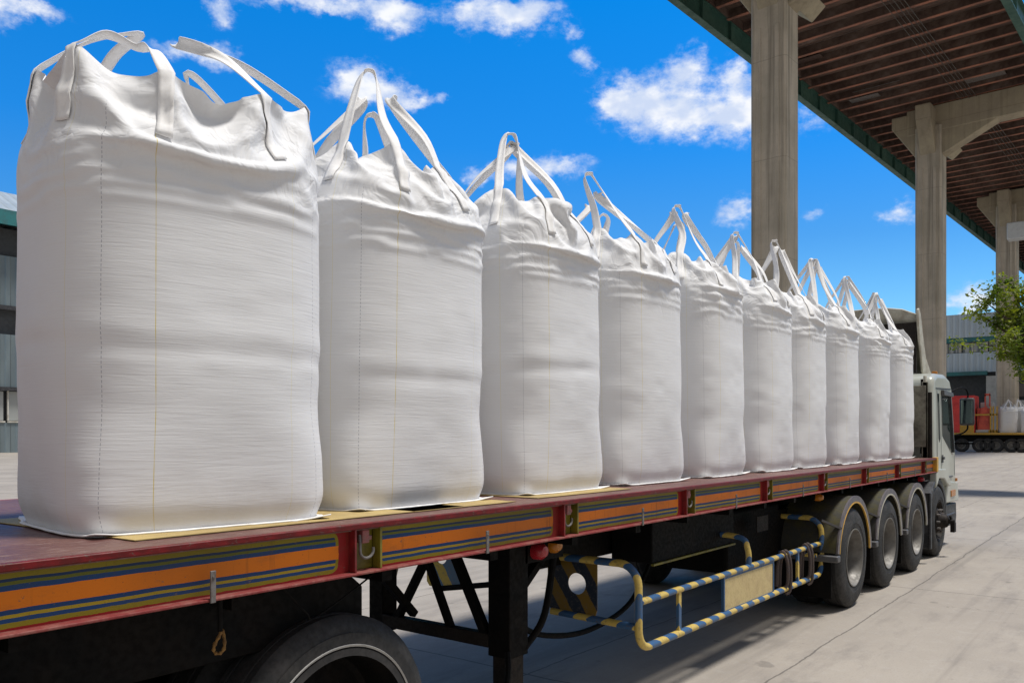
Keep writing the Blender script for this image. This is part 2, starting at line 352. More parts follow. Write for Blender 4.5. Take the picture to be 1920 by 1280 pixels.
def leafmat(name, a, b2):
    m, g, b = mat(name, .55, 0, .4)
    oi = g.n('ShaderNodeTexCoord').outputs['Object']
    n = g.noise(oi, 1.5, 4, .6); n2 = g.noise(oi, 12, 3)
    c = g.mix(g.mapr(n, .38, .62), a, b2); c = g.mix(g.mapr(n2, .35, .65, 0, .5), c, tuple(k * .55 for k in a))
    g.put(b.inputs['Base Color'], c)
    t = g.n('ShaderNodeBsdfTranslucent'); g.put(t.inputs[0], g.mix(1., c, (1.5, 1.5, .6), 'MULTIPLY'))
    mx = g.n('ShaderNodeMixShader'); mx.inputs[0].default_value = .4
    g.nt.links.new(b.outputs[0], mx.inputs[1]); g.nt.links.new(t.outputs[0], mx.inputs[2])
    g.nt.links.new(mx.outputs[0], g.nt.nodes['Material Output'].inputs[0]); return m
M['leaf'] = leafmat('leaves', (.10, .16, .018), (.27, .31, .03))

# ------------------------------------------------------------------ mesh building
class MB:
    def __init__(s): s.v = []; s.f = []; s.uv = None
    def add(s, vs, fs):
        o = len(s.v); s.v += [tuple(p) for p in vs]; s.f += [tuple(i + o for i in f) for f in fs]; return s
    def box(s, x0, x1, y0, y1, z0, z1):
        vs = [(x, y, z) for z in (z0, z1) for y in (y0, y1) for x in (x0, x1)]
        return s.add(vs, [(0, 2, 3, 1), (4, 5, 7, 6), (0, 1, 5, 4), (2, 6, 7, 3), (0, 4, 6, 2), (1, 3, 7, 5)])
    def prism(s, poly, axis, a, b):
        """poly: 2-D outline; axis 0: (y,z) outline pulled along x; 1: (x,z) along y; 2: (x,y) along z"""
        n = len(poly)
        def P(p, t): return ((t, p[0], p[1]), (p[0], t, p[1]), (p[0], p[1], t))[axis]
        vs = [P(p, a) for p in poly] + [P(p, b) for p in poly]
        fs = [tuple(range(n)), tuple(range(2 * n - 1, n - 1, -1))] + [(i, i + n, (i + 1) % n + n, (i + 1) % n) for i in range(n)]
        return s.add(vs, fs)
    def tube(s, path, r, n=10, cap=True):
        path = [Vector(p) for p in path]; rs = r if isinstance(r, (list, tuple)) else [r] * len(path)
        t0 = (path[1] - path[0]).normalized(); up = Vector((0, 0, 1)) if abs(t0.z) < .9 else Vector((1, 0, 0))
        nx = t0.cross(up).normalized(); vs = []
        for i, p in enumerate(path):
            t = ((path[min(i + 1, len(path) - 1)] - path[max(i - 1, 0)])).normalized()
            nx = (nx - t * nx.dot(t)).normalized(); ny = t.cross(nx)
            for k in range(n):
                a = 2 * math.pi * k / n; vs.append(p + (nx * math.cos(a) + ny * math.sin(a)) * rs[i])
        fs = [(i * n + k, i * n + (k + 1) % n, (i + 1) * n + (k + 1) % n, (i + 1) * n + k) for i in range(len(path) - 1) for k in range(n)]
        if cap: fs += [tuple(range(n - 1, -1, -1)), tuple((len(path) - 1) * n + k for k in range(n))]
        return s.add(vs, fs)
    def bar(s, a, b, w, h):
        """square bar between two points, w wide (horizontal), h high"""
        a, b = Vector(a), Vector(b); t = (b - a).normalized(); up = Vector((0, 0, 1)) if abs(t.z) < .95 else Vector((1, 0, 0))
        x = t.cross(up).normalized() * w / 2; y = x.cross(t).normalized() * h / 2
        vs = [p + i * x + j * y for p in (a, b) for i, j in ((-1, -1), (1, -1), (1, 1), (-1, 1))]
        return s.add(vs, [(0, 1, 2, 3), (7, 6, 5, 4), (0, 4, 5, 1), (1, 5, 6, 2), (2, 6, 7, 3), (3, 7, 4, 0)])
    def lathe(s, prof, c, n=48, closed=False):
        """profile of (radius, y offset), turned about a Y-parallel axis through c"""
        m_ = len(prof); vs = []
        for k in range(n):
            a = 2 * math.pi * k / n
            for r, y in prof: vs.append((c[0] + r * math.cos(a), c[1] + y, c[2] + r * math.sin(a)))
        fs = []
        for k in range(n):
            for i in range(m_ if closed else m_ - 1):
                j = (i + 1) % m_; k2 = (k + 1) % n
                fs.append((k * m_ + i, k * m_ + j, k2 * m_ + j, k2 * m_ + i))
        return s.add(vs, fs)
    def build(s, name, m, parent=None, bevel=0., smooth=True, ang=32, seg=2, solid=0., rot=0):
        o0 = Vector((0, 0, 0))
        if parent is not None:
            q = parent
            while q is not None:
                o0 += q.location; q = q.parent
        me = bpy.data.meshes.new(name); me.from_pydata([(p[0] - o0.x, p[1] - o0.y, p[2] - o0.z) for p in s.v], [], s.f)
        bm = bmesh.new(); bm.from_mesh(me); bmesh.ops.recalc_face_normals(bm, faces=bm.faces)
        if smooth:
            for f in bm.faces: f.smooth = True
            for e in bm.edges:
                if len(e.link_faces) == 2 and e.calc_face_angle(0) > R(ang): e.smooth = False
        bm.to_mesh(me); bm.free()
        me.materials.append(M[m] if isinstance(m, str) else m)
        o = bpy.data.objects.new(name, me); C.objects.link(o)
        if parent is not None: o.parent = parent
        if solid:
            md = o.modifiers.new('solid', 'SOLIDIFY'); md.thickness = solid; md.offset = 0
        if bevel:
            md = o.modifiers.new('bevel', 'BEVEL'); md.width = bevel; md.segments = seg; md.limit_method = 'ANGLE'; md.angle_limit = R(35)
        return o
def tag(o, label=None, cat=None, group=None, kind=None):
    if label: o['label'] = label
    if cat: o['category'] = cat
    if group: o['group'] = group
    if kind: o['kind'] = kind
    return o
def thing(name, label, cat, loc=(0, 0, 0), rz=0, group=None):
    o = bpy.data.objects.new(name, None); C.objects.link(o); o.location = loc; o.rotation_euler = (0, 0, rz)
    o.empty_display_size = .2
    return tag(o, label, cat, group)
def kids(o): return [c for c in C.objects if c.parent == o]
def copy_tree(o, parent=None):
    c = o.copy(); C.objects.link(c); c.parent = parent
    for ch in kids(o): copy_tree(ch, c)
    return c
def arc(cx, cz, r, a0, a1, n=8): return [(cx + r * math.cos(a0 + (a1 - a0) * i / n), cz + r * math.sin(a0 + (a1 - a0) * i / n)) for i in range(n + 1)]

# ------------------------------------------------------------------ ground
gr = MB(); gr.add([(-1200, -1200, 0), (1500, -1200, 0), (1500, 1500, 0), (-1200, 1500, 0)], [(0, 1, 2, 3)])
tag(gr.build('ground', 'ground'), kind='structure')

# ================================================================== TRAILER
YN, YF, ZD, XE = 2.5, 4.95, 1.44, 13.42
XR = -1.6
tr = thing('flatbed_trailer', 'long flatbed trailer with red, orange and blue striped side rail under the bulk bags', 'trailer')
MB().box(XR, XE, YN + .03, YF - .03, ZD - .03, ZD).build('deck_plate', 'deck', tr, bevel=.002)
MB().box(XR, XE, YN, YN + .03, ZD - .022, ZD + .001).build('rail_lip', 'lip', tr, bevel=.004)
MB().box(XR, XE, YF - .03, YF, ZD - .2, ZD + .001).build('far_rail', 'red', tr, bevel=.004)
MB().box(XR, XE, YN + .002, YN + .13, ZD - .205, ZD - .195).build('rail_flange', 'flange', tr, bevel=.003)
MB().box(XR - .03, XR - .001, YN, YF, ZD - .25, ZD).build('end_beam', 'red', tr, bevel=.004)
# web panels between stake pockets, pockets with their hooks
npk = [n for n in range(-2, 8)]
for n in npk:
    x1 = P0 + PITCH * n; x0 = x1 - PW
    pk = MB()
    pk.box(x0 + .006, x1 - .006, YN + .07, YN + .077, ZD - .195, ZD - .03)
    pk.box(x1 - .006, x1 + .006, YN + .022, YN + .07, ZD - .195, ZD - .022)
    po = pk.build('stake_pocket', 'olive', tr, bevel=.002)
    xc = (x0 + x1) / 2
    MB().box(x0 - .006, x0 + .004, YN + .012, YN + .085, ZD - .195, ZD - .022).build('pocket_side', 'red', po, bevel=.002)
    MB().box(xc - .022, xc + .016, YN + .03, YN + .068, ZD - .085, ZD - .03).box(xc + .016, xc + .034, YN + .035, YN + .055, ZD - .075, ZD - .055).build('hook_bracket', 'pink', po, bevel=.004)
    sh = -.01 if n % 2 else .004
    ring_ = [(xc - .034 + sh, YN + .04, ZD - .05), (xc - .040 + sh, YN + .03, ZD - .085)] + [(xc - .004 + sh + .036 * math.cos(a), YN + .03, ZD - .115 + .03 * math.sin(a)) for a in np.linspace(math.pi, 2 * math.pi + .35, 12)]
    MB().tube(ring_, .006, 8).build('hook_ring', 'galv', po)
    w0, w1 = x1 + .006, x1 + PITCH - PW - .006
    if w0 < XE - .1:
        MB().box(w0, min(w1, XE), YN + .05, YN + .058, ZD - .196, ZD - .022).build('rail_panel', 'rail', tr)
        if w1 + .05 < XE:
            pass
    xb = x1 + (.69 if n % 2 else .66)
    if xb < XE:
        bo = MB().box(xb - .010, xb + .010, YN - .006, YN + .001, ZD - .208, ZD - .10).build('rail_bracket', 'galv', tr, bevel=.002)
        MB().lathe([(0, -.004), (.004, -.004), (.005, 0)], (xb, YN - .006, ZD - .12), 10).build('bolt', 'galv', bo)
MB().box(XE - .11, XE, YN - .004, YN + .06, ZD - .2, ZD + .012).build('corner_casting', 'yellow', tr, bevel=.006)
# chassis beams, cross members
for y_ in (3.22, 4.2):
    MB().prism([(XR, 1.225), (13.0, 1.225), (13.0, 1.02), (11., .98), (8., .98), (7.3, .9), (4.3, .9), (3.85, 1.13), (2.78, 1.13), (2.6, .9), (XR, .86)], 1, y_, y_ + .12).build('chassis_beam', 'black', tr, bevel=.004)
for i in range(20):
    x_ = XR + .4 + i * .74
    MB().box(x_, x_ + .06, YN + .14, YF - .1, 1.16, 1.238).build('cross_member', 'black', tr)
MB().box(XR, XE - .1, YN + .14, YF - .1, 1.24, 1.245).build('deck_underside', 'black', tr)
# landing legs
for lx, ly, w_, bw in ((3.86, 2.93, .18, .16), (3.84, 3.98, .13, .13)):
    lo = MB().box(lx - w_ / 2, lx + w_ / 2, ly, ly + bw, .50, 1.235).build('landing_leg', 'black', tr, bevel=.006)
    MB().box(lx - w_ / 2 + .02, lx + w_ / 2 - .02, ly + .02, ly + bw - .02, .06, .50).build('inner_tube', 'darkbrown', lo, bevel=.004)
    MB().box(lx - .16, lx + .16, ly - .06, ly + bw + .06, .0, .06).build('foot', 'darkbrown', lo, bevel=.01)
MB().box(3.77, 3.83, 3.09, 3.98, .545, .625).build('leg_crossbar', 'darkbrown', tr, bevel=.004)
def braces(lst, name, m='black'):
    for a, b_, w_ in lst: MB().bar(a, b_, w_, w_ * .9).build(name, m, tr, bevel=.004)
braces([((3.80, 3.12, .60), (3.80, 3.45, 1.2), .055), ((3.80, 3.40, .60), (3.80, 3.70, 1.2), .045), ((3.80, 3.86, .62), (3.80, 3.50, 1.2), .05),
        ((3.86, 3.96, .95), (4.55, 3.70, 1.2), .05), ((3.88, 3.01, .80), (4.5, 3.06, 1.2), .055), ((3.78, 3.70, .66), (3.25, 3.70, 1.2), .05)], 'leg_brace')
MB().prism([(3.88, .75), (4.02, 1.2), (3.88, 1.22)], 1, 3.99, 4.0).build('gusset', 'cream', tr)
# curved hoses and hanging cable
def spline(pts, n=10):
    P = [Vector(p) for p in pts]; P = [P[0] * 2 - P[1]] + P + [P[-1] * 2 - P[-2]]; out = []
    for i in range(1, len(P) - 2):
        for k in range(n):
            t = k / n; a, b_, c_, d_ = P[i - 1], P[i], P[i + 1], P[i + 2]
            out.append(.5 * ((2 * b_) + (-a + c_) * t + (2 * a - 5 * b_ + 4 * c_ - d_) * t * t + (-a + 3 * b_ - 3 * c_ + d_) * t ** 3))
    out.append(P[-2]); return out
MB().tube(spline([(4.30, 2.98, 1.18), (4.22, 2.95, .95), (4.10, 2.93, .68), (3.92, 2.95, .52)]), .022, 10).build('hose', 'black', tr)
MB().tube(spline([(3.95, 3.08, .70), (4.3, 3.1, .52), (4.85, 3.1, .44), (5.5, 3.15, .50), (5.9, 3.2, .72), (6.1, 3.25, .9)]), .019, 10).build('hose', 'black', tr)
MB().tube(spline([(3.74, 2.92, .55), (3.66, 2.86, .42), (3.58, 2.86, .2), (3.50, 2.88, .06)]), .018, 8).build('hose', 'black', tr)
MB().tube(spline([(1.95, 2.6, 1.22), (2.08, 2.62, 1.10), (2.12, 2.63, 1.07), (2.3, 2.66, 1.12), (2.6, 2.7, 1.23)]), .004, 6).build('cable', 'black', tr)
# twin rear mudguard, inner frame panel, tanks
MB().prism([(-1.4, .96), (-1.4, 1.14), (-1.3, 1.222), (2.36, 1.222), (2.46, 1.14), (2.46, .96)], 1, 2.72, 2.76).prism([(-1.4, 1.10), (-1.4, 1.14), (-1.3, 1.222), (2.36, 1.222), (2.46, 1.14), (2.46, 1.10), (2.35, 1.19), (-1.3, 1.19)], 1, 2.76, 3.3).build('mudguard', 'black', tr, bevel=.006)
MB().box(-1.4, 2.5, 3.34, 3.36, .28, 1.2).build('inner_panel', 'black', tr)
MB().box(2.75, 3.05, 3.3, 3.9, .18, .52).lathe([(0, -.02), (.11, -.02), (.12, .0), (.12, .5), (0, .52)], (2.78, 3.16, .46), 24).build('brake_chamber', 'darkbrown', tr, bevel=.01)
MB().box(5.35, 6.82, 2.86, 3.2, .86, 1.235).build('tool_box', 'black', tr, bevel=.01)
MB().box(5.35, 6.82, 2.845, 2.87, .845, .862).build('box_edge', 'olive', tr, bevel=.003)
MB().box(7.0, 8.3, 3.0, 3.6, .55, 1.1).build('air_tank_box', 'black', tr, bevel=.03)
MB().box(7.35, 7.62, 2.86, 2.87, .90, 1.04).build('grey_plate', 'darkbrown', tr)
def lamp(x, y, z, r, m, name='marker_lamp'):
    lo = MB().lathe([(0, -.05), (r * .6, -.045), (r * .95, -.02), (r, 0), (r, .03), (0, .03)], (x, y, z), 20).build(name, m, tr)
    return lo
lamp(4.02, 2.90, 1.10, .052, 'lampred', 'tail_lamp'); lamp(4.20, 2.92, 1.115, .05, 'lampamber', 'tail_lamp')
MB().box(3.92, 4.32, 2.93, 2.99, 1.03, 1.2).build('lamp_bracket', 'black', tr, bevel=.004)
lamp(8.33, 2.62, 1.17, .035, 'lampamber')
lamp(12.75, 2.60, 1.155, .035, 'lampred')
MB().box(8.29, 8.37, 2.64, 2.68, 1.15, 1.24).build('lamp_bracket', 'black', tr)
# striped side guard
gx0, gx1, gy = 4.72, 8.42, 2.62
zt, zb_, zm = .955, .41, .715
r_ = .14
path = [(gx0, 3.25, zt), (gx0, 2.76, zt)] + [(gx0, gy + r_ - r_ * math.sin(a), zt - r_ + r_ * math.cos(a)) for a in np.linspace(0, math.pi / 2, 7)] \
     + [(gx0, gy, zb_ + .13)] + [(gx0 + .13 - .13 * math.cos(a), gy, zb_ + .13 - .13 * math.sin(a)) for a in np.linspace(0, math.pi / 2, 7)] \
     + [(gx0 + .4 + i * .3, gy, zb_) for i in range(10)] + [(gx1 - .13 + .13 * math.sin(a), gy, zb_ + .13 - .13 * math.cos(a)) for a in np.linspace(0, math.pi / 2, 7)] \
     + [(gx1, gy, zt - .16)] + [(gx1, gy + r_ - r_ * math.cos(a), zt - r_ + r_ * math.sin(a)) for a in np.linspace(0, math.pi / 2, 7)] + [(gx1, 3.2, zt)]
sg = MB().tube(path, .026, 14).build('side_guard', 'stripe', tr)
MB().tube([(gx0 + .02, gy, zm), (gx1 - .02, gy, zm)], .023, 12).build('guard_rail', 'stripe', sg)
MB().tube([(gx0, gy + .02, .555), (gx0, 3.3, .575)], .024, 12).build('guard_rail', 'stripe', sg)
for xx in (5.29, 7.72):
    MB().box(xx - .02, xx + .02, gy - .012, gy + .012, zb_, zm).build('guard_post', 'stripe', sg, bevel=.003)
MB().tube(spline([(6.55, gy, zm), (6.55, gy + .01, .86), (6.55, gy + .09, .95), (6.55, gy + .5, .96)], 6), .024, 12).build('guard_stay', 'stripe', sg)
MB().tube([(8.3, gy + .01, .60), (8.3, 3.1, .60)], .02, 10).build('guard_stay', 'stripe', sg)
po = MB().box(6.05, 7.07, gy - .006, gy + .006, .435, .68).build('sign_plate', 'plate', tr, bevel=.002)
MB().box(6.03, 6.05, gy - .012, gy + .012, .425, .70).box(7.07, 7.09, gy - .012, gy + .012, .425, .70).box(6.05, 7.07, gy - .012, gy + .012, .68, .70).box(6.05, 7.07, gy - .012, gy + .012, .422, .436).build('plate_frame', 'blue', po)
def holed(x, y0, y1, z0, z1, hy, hz, r, m):
    n = 40; vs = []; ang = [2 * math.pi * i / n for i in range(n)]
    outer_ = []
    for a in ang:
        c_, s_ = math.cos(a), math.sin(a)
        ty = ((y1 - hy) if c_ > 0 else (hy - y0)) / max(abs(c_), 1e-6); tz = ((z1 - hz) if s_ > 0 else (hz - z0)) / max(abs(s_), 1e-6)
        t = min(ty, tz); outer_.append((hy + c_ * t, hz + s_ * t))
    b_ = MB()
    for k, dx_ in enumerate((-.004, .004)):
        b_.v += [(x + dx_, hy + r * math.cos(a), hz + r * math.sin(a)) for a in ang] + [(x + dx_, p[0], p[1]) for p in outer_]
        o_ = k * 2 * n
        b_.f += [(o_ + i, o_ + (i + 1) % n, o_ + n + (i + 1) % n, o_ + n + i) for i in range(n)]
    b_.f += [(i, (i + 1) % n, 2 * n + (i + 1) % n, 2 * n + i) for i in range(n)]
    b_.f += [(n + i, n + (i + 1) % n, 3 * n + (i + 1) % n, 3 * n + i) for i in range(n)]
    return b_.build('warning_plate', m, tr)
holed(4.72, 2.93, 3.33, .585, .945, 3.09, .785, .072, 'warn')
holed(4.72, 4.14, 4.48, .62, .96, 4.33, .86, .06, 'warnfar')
MB().tube([(4.72, 4.4, .60), (4.72, 3.7, .72)], .022, 10).build('far_guard_tube', 'black', tr)

# wheels -----------------------------------------------------------
def tyre_prof(w, r, ri):
    return [(ri, .02), (ri + .02, .004), (ri + .06, 0.), (r - .16, -.004), (r - .09, .0), (r - .045, .010), (r - .015, .028), (r, .05),
            (r, w * .30), (r - .010, w * .31), (r - .010, w * .335), (r, w * .345), (r, w * .655), (r - .010, w * .665), (r - .010, w * .69), (r, w * .70),
            (r, w - .05), (r - .015, w - .028), (r - .045, w - .01), (r - .12, w), (ri + .02, w - .01), (ri, w - .02)]
def wheel(parent, x, y, r=.515, dual=True, rimmat='rim', steer=False, dark=False, side=1, ri=.292):
    """outer face at y looking towards -y (side=1)"""
    if side < 0: return wheel_far(parent, x, y, r)
    t = MB().lathe(tyre_prof(.27, r, ri), (x, y, r), 72, closed=True).build('tyre', 'rubber', parent)
    if not steer:
        prof = [(ri + .004, .012), (ri + .009, -.002), (ri - .002, -.003), (ri - .012, .014), (ri - .020, .05), (ri - .034, .075), (ri - .038, .12), (ri - .052, .20)]
        rm = MB().lathe(prof, (x, y, r), 60).build('rim', rimmat, t)
        MB().lathe([(ri - .052, .20), (ri - .075, .215), (.15, .205), (.14, .19), (.13, .12), (.11, .105), (.05, .10), (0, .10)], (x, y, r), 48).build('rim_disc', 'black' if rimmat == 'black' else 'rimdisc', rm)
        hb_ = MB()
        for k in range(8):
            a = 2 * math.pi * (k + .5) / 8; hb_.lathe([(0, 0), (.026, 0)], (x + (ri - .10) * math.cos(a), y + .2085, r + (ri - .10) * math.sin(a)), 12)
        hb_.build('hand_holes', 'black', rm)
        MB().lathe(tyre_prof(.27, r, ri), (x, y + .31, r), 48, closed=True).build('inner_tyre', 'rubber', parent)
        nb = MB()
        for k in range(10):
            a = 2 * math.pi * k / 10; nb.lathe([(0, -.03), (.014, -.03), (.016, 0)], (x + .17 * math.cos(a), y + .205, r + .17 * math.sin(a)), 8)
        nb.build('wheel_nuts', 'darkbrown', rm)
    else:
        prof = [(ri + .004, .012), (ri + .008, .0), (ri - .006, .004), (ri - .02, .03), (ri - .04, .075), (.22, .085), (.20, .06), (.17, .02), (.14, -.005), (.12, -.02), (.10, -.06), (.085, -.10), (.05, -.12), (0, -.12)]
        rm = MB().lathe(prof, (x, y, r), 60).build('rim', 'darkbrown', t)
        nb = MB()
        for k in range(10):
            a = 2 * math.pi * k / 10; nb.lathe([(0, -.045), (.014, -.045), (.017, 0)], (x + .165 * math.cos(a), y + .01, r + .165 * math.sin(a)), 8)
        nb.build('wheel_nuts', 'galv', rm)
    return t
def wheel_far(parent, x, y, r):
    t = MB().lathe(tyre_prof(.27, r, .29), (x, y - .27, r), 36, closed=True).build('tyre', 'rubber', parent)
    MB().lathe([(.29, 0), (.2, -.12), (0, -.12)], (x, y, r), 24).build('rim', 'darkbrown', t)
for xw in (2.24, .84):
    wheel(tr, xw, 2.60, r=.528, rimmat='black', ri=.40)
    wheel(tr, xw, 4.85, side=-1)
MB().lathe([(.418, .004), (.412, -.006), (.404, -.002), (.400, .010)], (2.24, 2.60, .528), 90).build('rim_edge', 'bead', tr)
for xw in (.82, 2.2): MB().tube([(xw, 2.75, .515), (xw, 4.7, .515)], .07, 16).build('axle', 'black', tr)

# loose things hanging on the trailer
lk = thing('hanging_shackle', 'rusty yellow shackle hanging on a strap below the rail near the trailer wheel', 'shackle', (1.68, 2.62, 1.0))
MB().tube([(1.70, 2.62, 1.235), (1.70, 2.62, 1.10)], .009, 8).build('hanger', 'black', lk)
MB().tube([(1.70 + .018 * math.sin(a) + .008 * math.cos(a), 2.62 + .01 * math.sin(2 * a), 1.062 + .040 * math.cos(a)) for a in np.linspace(0.2, 2 * math.pi - .5, 20)], [.006 + .002 * math.sin(3 * a) for a in range(20)], 8).build('shackle_bow', 'hookrust', lk)
for i, (xx, lab) in enumerate(((7.32, 'brown lashing strap looped over the striped guard rail, nearer the cream plate'), (7.92, 'brown lashing strap looped over the striped guard rail, nearer the mudguard'))):
    o = thing('lashing_strap', lab, 'strap', (xx, gy, zm), group='lashing straps on the side guard')
    for k, (dx_, dz_) in enumerate(((0, .28), (.07, .34))):
        pth = spline([(xx + dx_, gy + .05, zm - dz_), (xx + dx_ - .01, gy + .036, zm - .08), (xx + dx_, gy + .0, zm + .034), (xx + dx_ + .03, gy - .036, zm - .06), (xx + dx_ + .05, gy - .03, zm - dz_ * .9), (xx + dx_ + .02, gy, zm - dz_ * 1.05)], 6)
        MB().tube(pth, .016, 8).build('strap_loop', 'ratchet', o)

# ================================================================== TRACTOR
tk = thing('truck', 'pale grey cab-over truck pulling the loaded flatbed, black rectangular mirror on its near side', 'truck', (13.4, 3.7, 0))
WX = (9.0, 10.42, 11.85)
for xw in WX:
    wheel(tk, xw, 2.46)
    wheel(tk, xw, 4.95, side=-1)
    MB().tube([(xw, 2.7, .515), (xw, 4.7, .515)], .08, 16).build('axle', 'black', tk)
wheel(tk, 13.52, 2.50, steer=True); wheel(tk, 13.52, 4.9, side=-1)
MB().lathe([(0, -.2), (.03, -.2), (.035, -.12), (.05, -.1)], (13.52, 2.5, .515), 16).box(13.50, 13.62, 2.30, 2.36, .36, .50).bar((13.5, 2.36, .6), (13.6, 2.33, .44), .03, .03).build('hub_guard', 'darkbrown', tk, bevel=.006)
for y_ in (3.3, 4.15): MB().box(8.0, 13.4, y_, y_ + .09, .62, .88).build('frame_rail', 'black', tk)
MB().box(8.2, 12.9, 3.02, 3.06, .2, 1.02).build('inner_guard', 'black', tk)
for i, xw in enumerate(WX):
    fr = .615; zc = .535; a0, a1 = R(172), R(2)
    pts = [(xw + fr * math.cos(a), zc + fr * math.sin(a)) for a in np.linspace(a0, a1, 28)]
    pin = [(xw + (fr - .018) * math.cos(a), zc + (fr - .018) * math.sin(a)) for a in np.linspace(a1, a0, 28)]
    fo = MB().prism(pts + pin, 1, 2.47, 3.04).build('mudguard', 'fender', tk)
    def band(r0, r1, y0, y1, m, nm):
        p1 = [(xw + r1 * math.cos(a), zc + r1 * math.sin(a)) for a in np.linspace(a0, a1, 28)]
        p2 = [(xw + r0 * math.cos(a), zc + r0 * math.sin(a)) for a in np.linspace(a1, a0, 28)]
        MB().prism(p1 + p2, 1, y0, y1).build(nm, m, fo)
    band(fr - .055, fr + .004, 2.452, 2.469, 'fenderedge', 'edge_band')
    band(fr - .072, fr - .056, 2.45, 2.465, 'yellow' if i == 0 else 'cream', 'edge_stripe')
    MB().box(xw - .655, xw - .555, 2.44, 3.05, .535, .60).build('flap_bar', 'greytrim', fo, bevel=.012)
    MB().box(xw - .60, xw - .59, 2.52, 3.04, .17, .535).build('mud_flap', 'black', fo)
    MB().box(xw + .50, xw + .60, 2.60, 2.64, .50, .53).build('mudguard_stay', 'greytrim', fo)
    MB().bar((xw - .5, 2.46, .86), (xw - .68, 2.6, .95), .05, .02).build('stay_bracket', 'greytrim', fo)
MB().box(12.62, 12.66, 2.46, 3.0, .20, .98).prism([(12.62, .95), (12.66, .98), (13.0, 1.12), (13.0, 1.08)], 1, 2.46, 3.0).box(12.60, 12.68, 2.44, 2.47, .2, .98).build('cab_mudguard', 'darktrim', tk, bevel=.01)
MB().box(12.95, 13.35, 2.75, 3.2, .85, 1.25).build('engine_guard', 'black', tk, bevel=.02)
# cab: side outline in x-z, pulled across with a rounded roof edge
CY0, CY1 = 2.58, 4.98
def cabshell():
    prof = [(13.50, .98), (13.50, 2.50), (13.56, 2.63), (13.75, 2.70), (14.4, 2.72), (14.75, 2.66), (14.92, 2.52), (15.12, 1.95), (15.24, 1.45), (15.26, .95), (15.22, .80), (14.10, .80), (14.02, 1.0), (13.86, 1.12), (13.72, 1.10)]
    b_ = MB(); b_.prism(prof, 1, CY0, CY1); return b_
MBc = cabshell()
cab = MBc.build('cab_body', 'white', tk, bevel=.075, seg=5)
tag(cab, 'pale grey painted cab shell')
def sidepoly(pts, y0, y1, name, m, par, bev=.004):
    return MB().prism(pts, 1, y0, y1).build(name, m, par, bevel=bev)
sidepoly([(13.78, 2.40), (13.90, 2.40), (13.99, 1.72), (13.93, 1.66), (13.86, 1.72)], CY0 - .004, CY0 + .01, 'quarter_window', 'glass', tk)
win = sidepoly([(14.08, 2.40), (14.70, 2.38), (14.98, 1.72), (14.99, 1.46), (14.90, 1.46), (14.14, 1.76)], CY0 - .005, CY0 + .01, 'side_window', 'glass', tk)
for p0_, p1_ in (((14.66, 2.42), (14.98, 1.50)),):
    MB().bar((p0_[0], CY0 - .010, p0_[1]), (p1_[0], CY0 - .010, p1_[1]), .04, .05).build('window_frame', 'darktrim', win)
MB().prism([(14.03, 2.46), (14.74, 2.44), (14.80, 2.38), (14.04, 2.38)], 1, CY0 - .05, CY0 - .004).build('rain_visor', 'greytrim', win, bevel=.006)
# door shut lines + handle
dr = MB().bar((14.04, CY0 - .001, 2.44), (14.06, CY0 - .001, 1.15), .006, .006).bar((15.06, CY0 - .001, 1.75), (15.12, CY0 - .001, 1.12), .006, .006).build('door_gap', 'darktrim', tk)
hd = MB().box(14.10, 14.20, CY0 - .03, CY0 + .0, 1.40, 1.44).prism([(14.09, 1.35), (14.21, 1.35), (14.19, 1.47), (14.11, 1.47)], 1, CY0 - .008, CY0 - .002).build('door_handle', 'darktrim', dr, bevel=.004)
# white arch panel and dark arch trim
def archpts(r0, r1, cx, cz, a0, a1, n=18):
    return [(cx + r1 * math.cos(a), cz + r1 * math.sin(a)) for a in np.linspace(a0, a1, n)] + [(cx + r0 * math.cos(a), cz + r0 * math.sin(a)) for a in np.linspace(a1, a0, n)]
MB().prism([(13.30, 1.01), (13.32, 1.22), (13.42, 1.28), (14.0, 1.26), (14.35, 1.08), (14.42, .98), (14.2, 1.0), (13.9, 1.12), (13.5, 1.14)], 1, 2.50, CY0 + .02).build('step_panel', 'white', tk, bevel=.015)
MB().prism(archpts(.56, .635, 13.60, .49, R(150), R(-2)), 1, 2.53, 2.72).build('arch_trim', 'darktrim', tk, bevel=.01)
MB().prism([(14.26, .72), (14.32, 1.0), (14.6, 1.05), (15.22, 1.0), (15.29, .70)], 1, 2.545, 2.62).build('corner_panel', 'white', tk, bevel=.02)
MB().prism([(14.24, .34), (14.27, .69), (15.27, .67), (15.30, .45), (15.24, .32)], 1, 2.58, 2.66).box(14.4, 15.1, 2.56, 2.60, .50, .53).build('entry_step', 'darktrim', tk, bevel=.015)
MB().box(14.6, 14.95, 2.53, 2.546, .80, .90).build('corner_lamp', 'lampamber', tk, bevel=.008)
MB().bar((13.66, CY0 - .002, 2.47), (14.78, CY0 - .002, 2.50), .006, .02).bar((13.74, CY0 - .002, 2.44), (13.76, CY0 - .002, 1.15), .006, .008).build('body_seam', 'darktrim', tk)
MB().box(13.9, 14.9, CY0 - .018, CY0, 1.10, 1.125).build('side_moulding', 'greytrim', tk, bevel=.004)
MB().box(14.50, 14.56, 2.72, 2.80, 2.70, 2.78).box(14.50, 14.56, 4.7, 4.78, 2.70, 2.78).build('roof_marker', 'lampamber', tk, bevel=.01)
MB().box(14.75, 15.34, 2.66, 4.90, .28, .78).build('bumper', 'white', tk, bevel=.04)
MB().box(15.18, 15.26, 2.555, 2.585, 1.02, 1.07).build('side_marker', 'lampamber', tk, bevel=.006)
# windscreen
MB().add([(14.95, 2.70, 2.50), (14.95, 4.86, 2.50), (15.25, 4.86, 1.52), (15.25, 2.70, 1.52)], [(0, 1, 2, 3)]).build('windscreen', 'glass', tk)
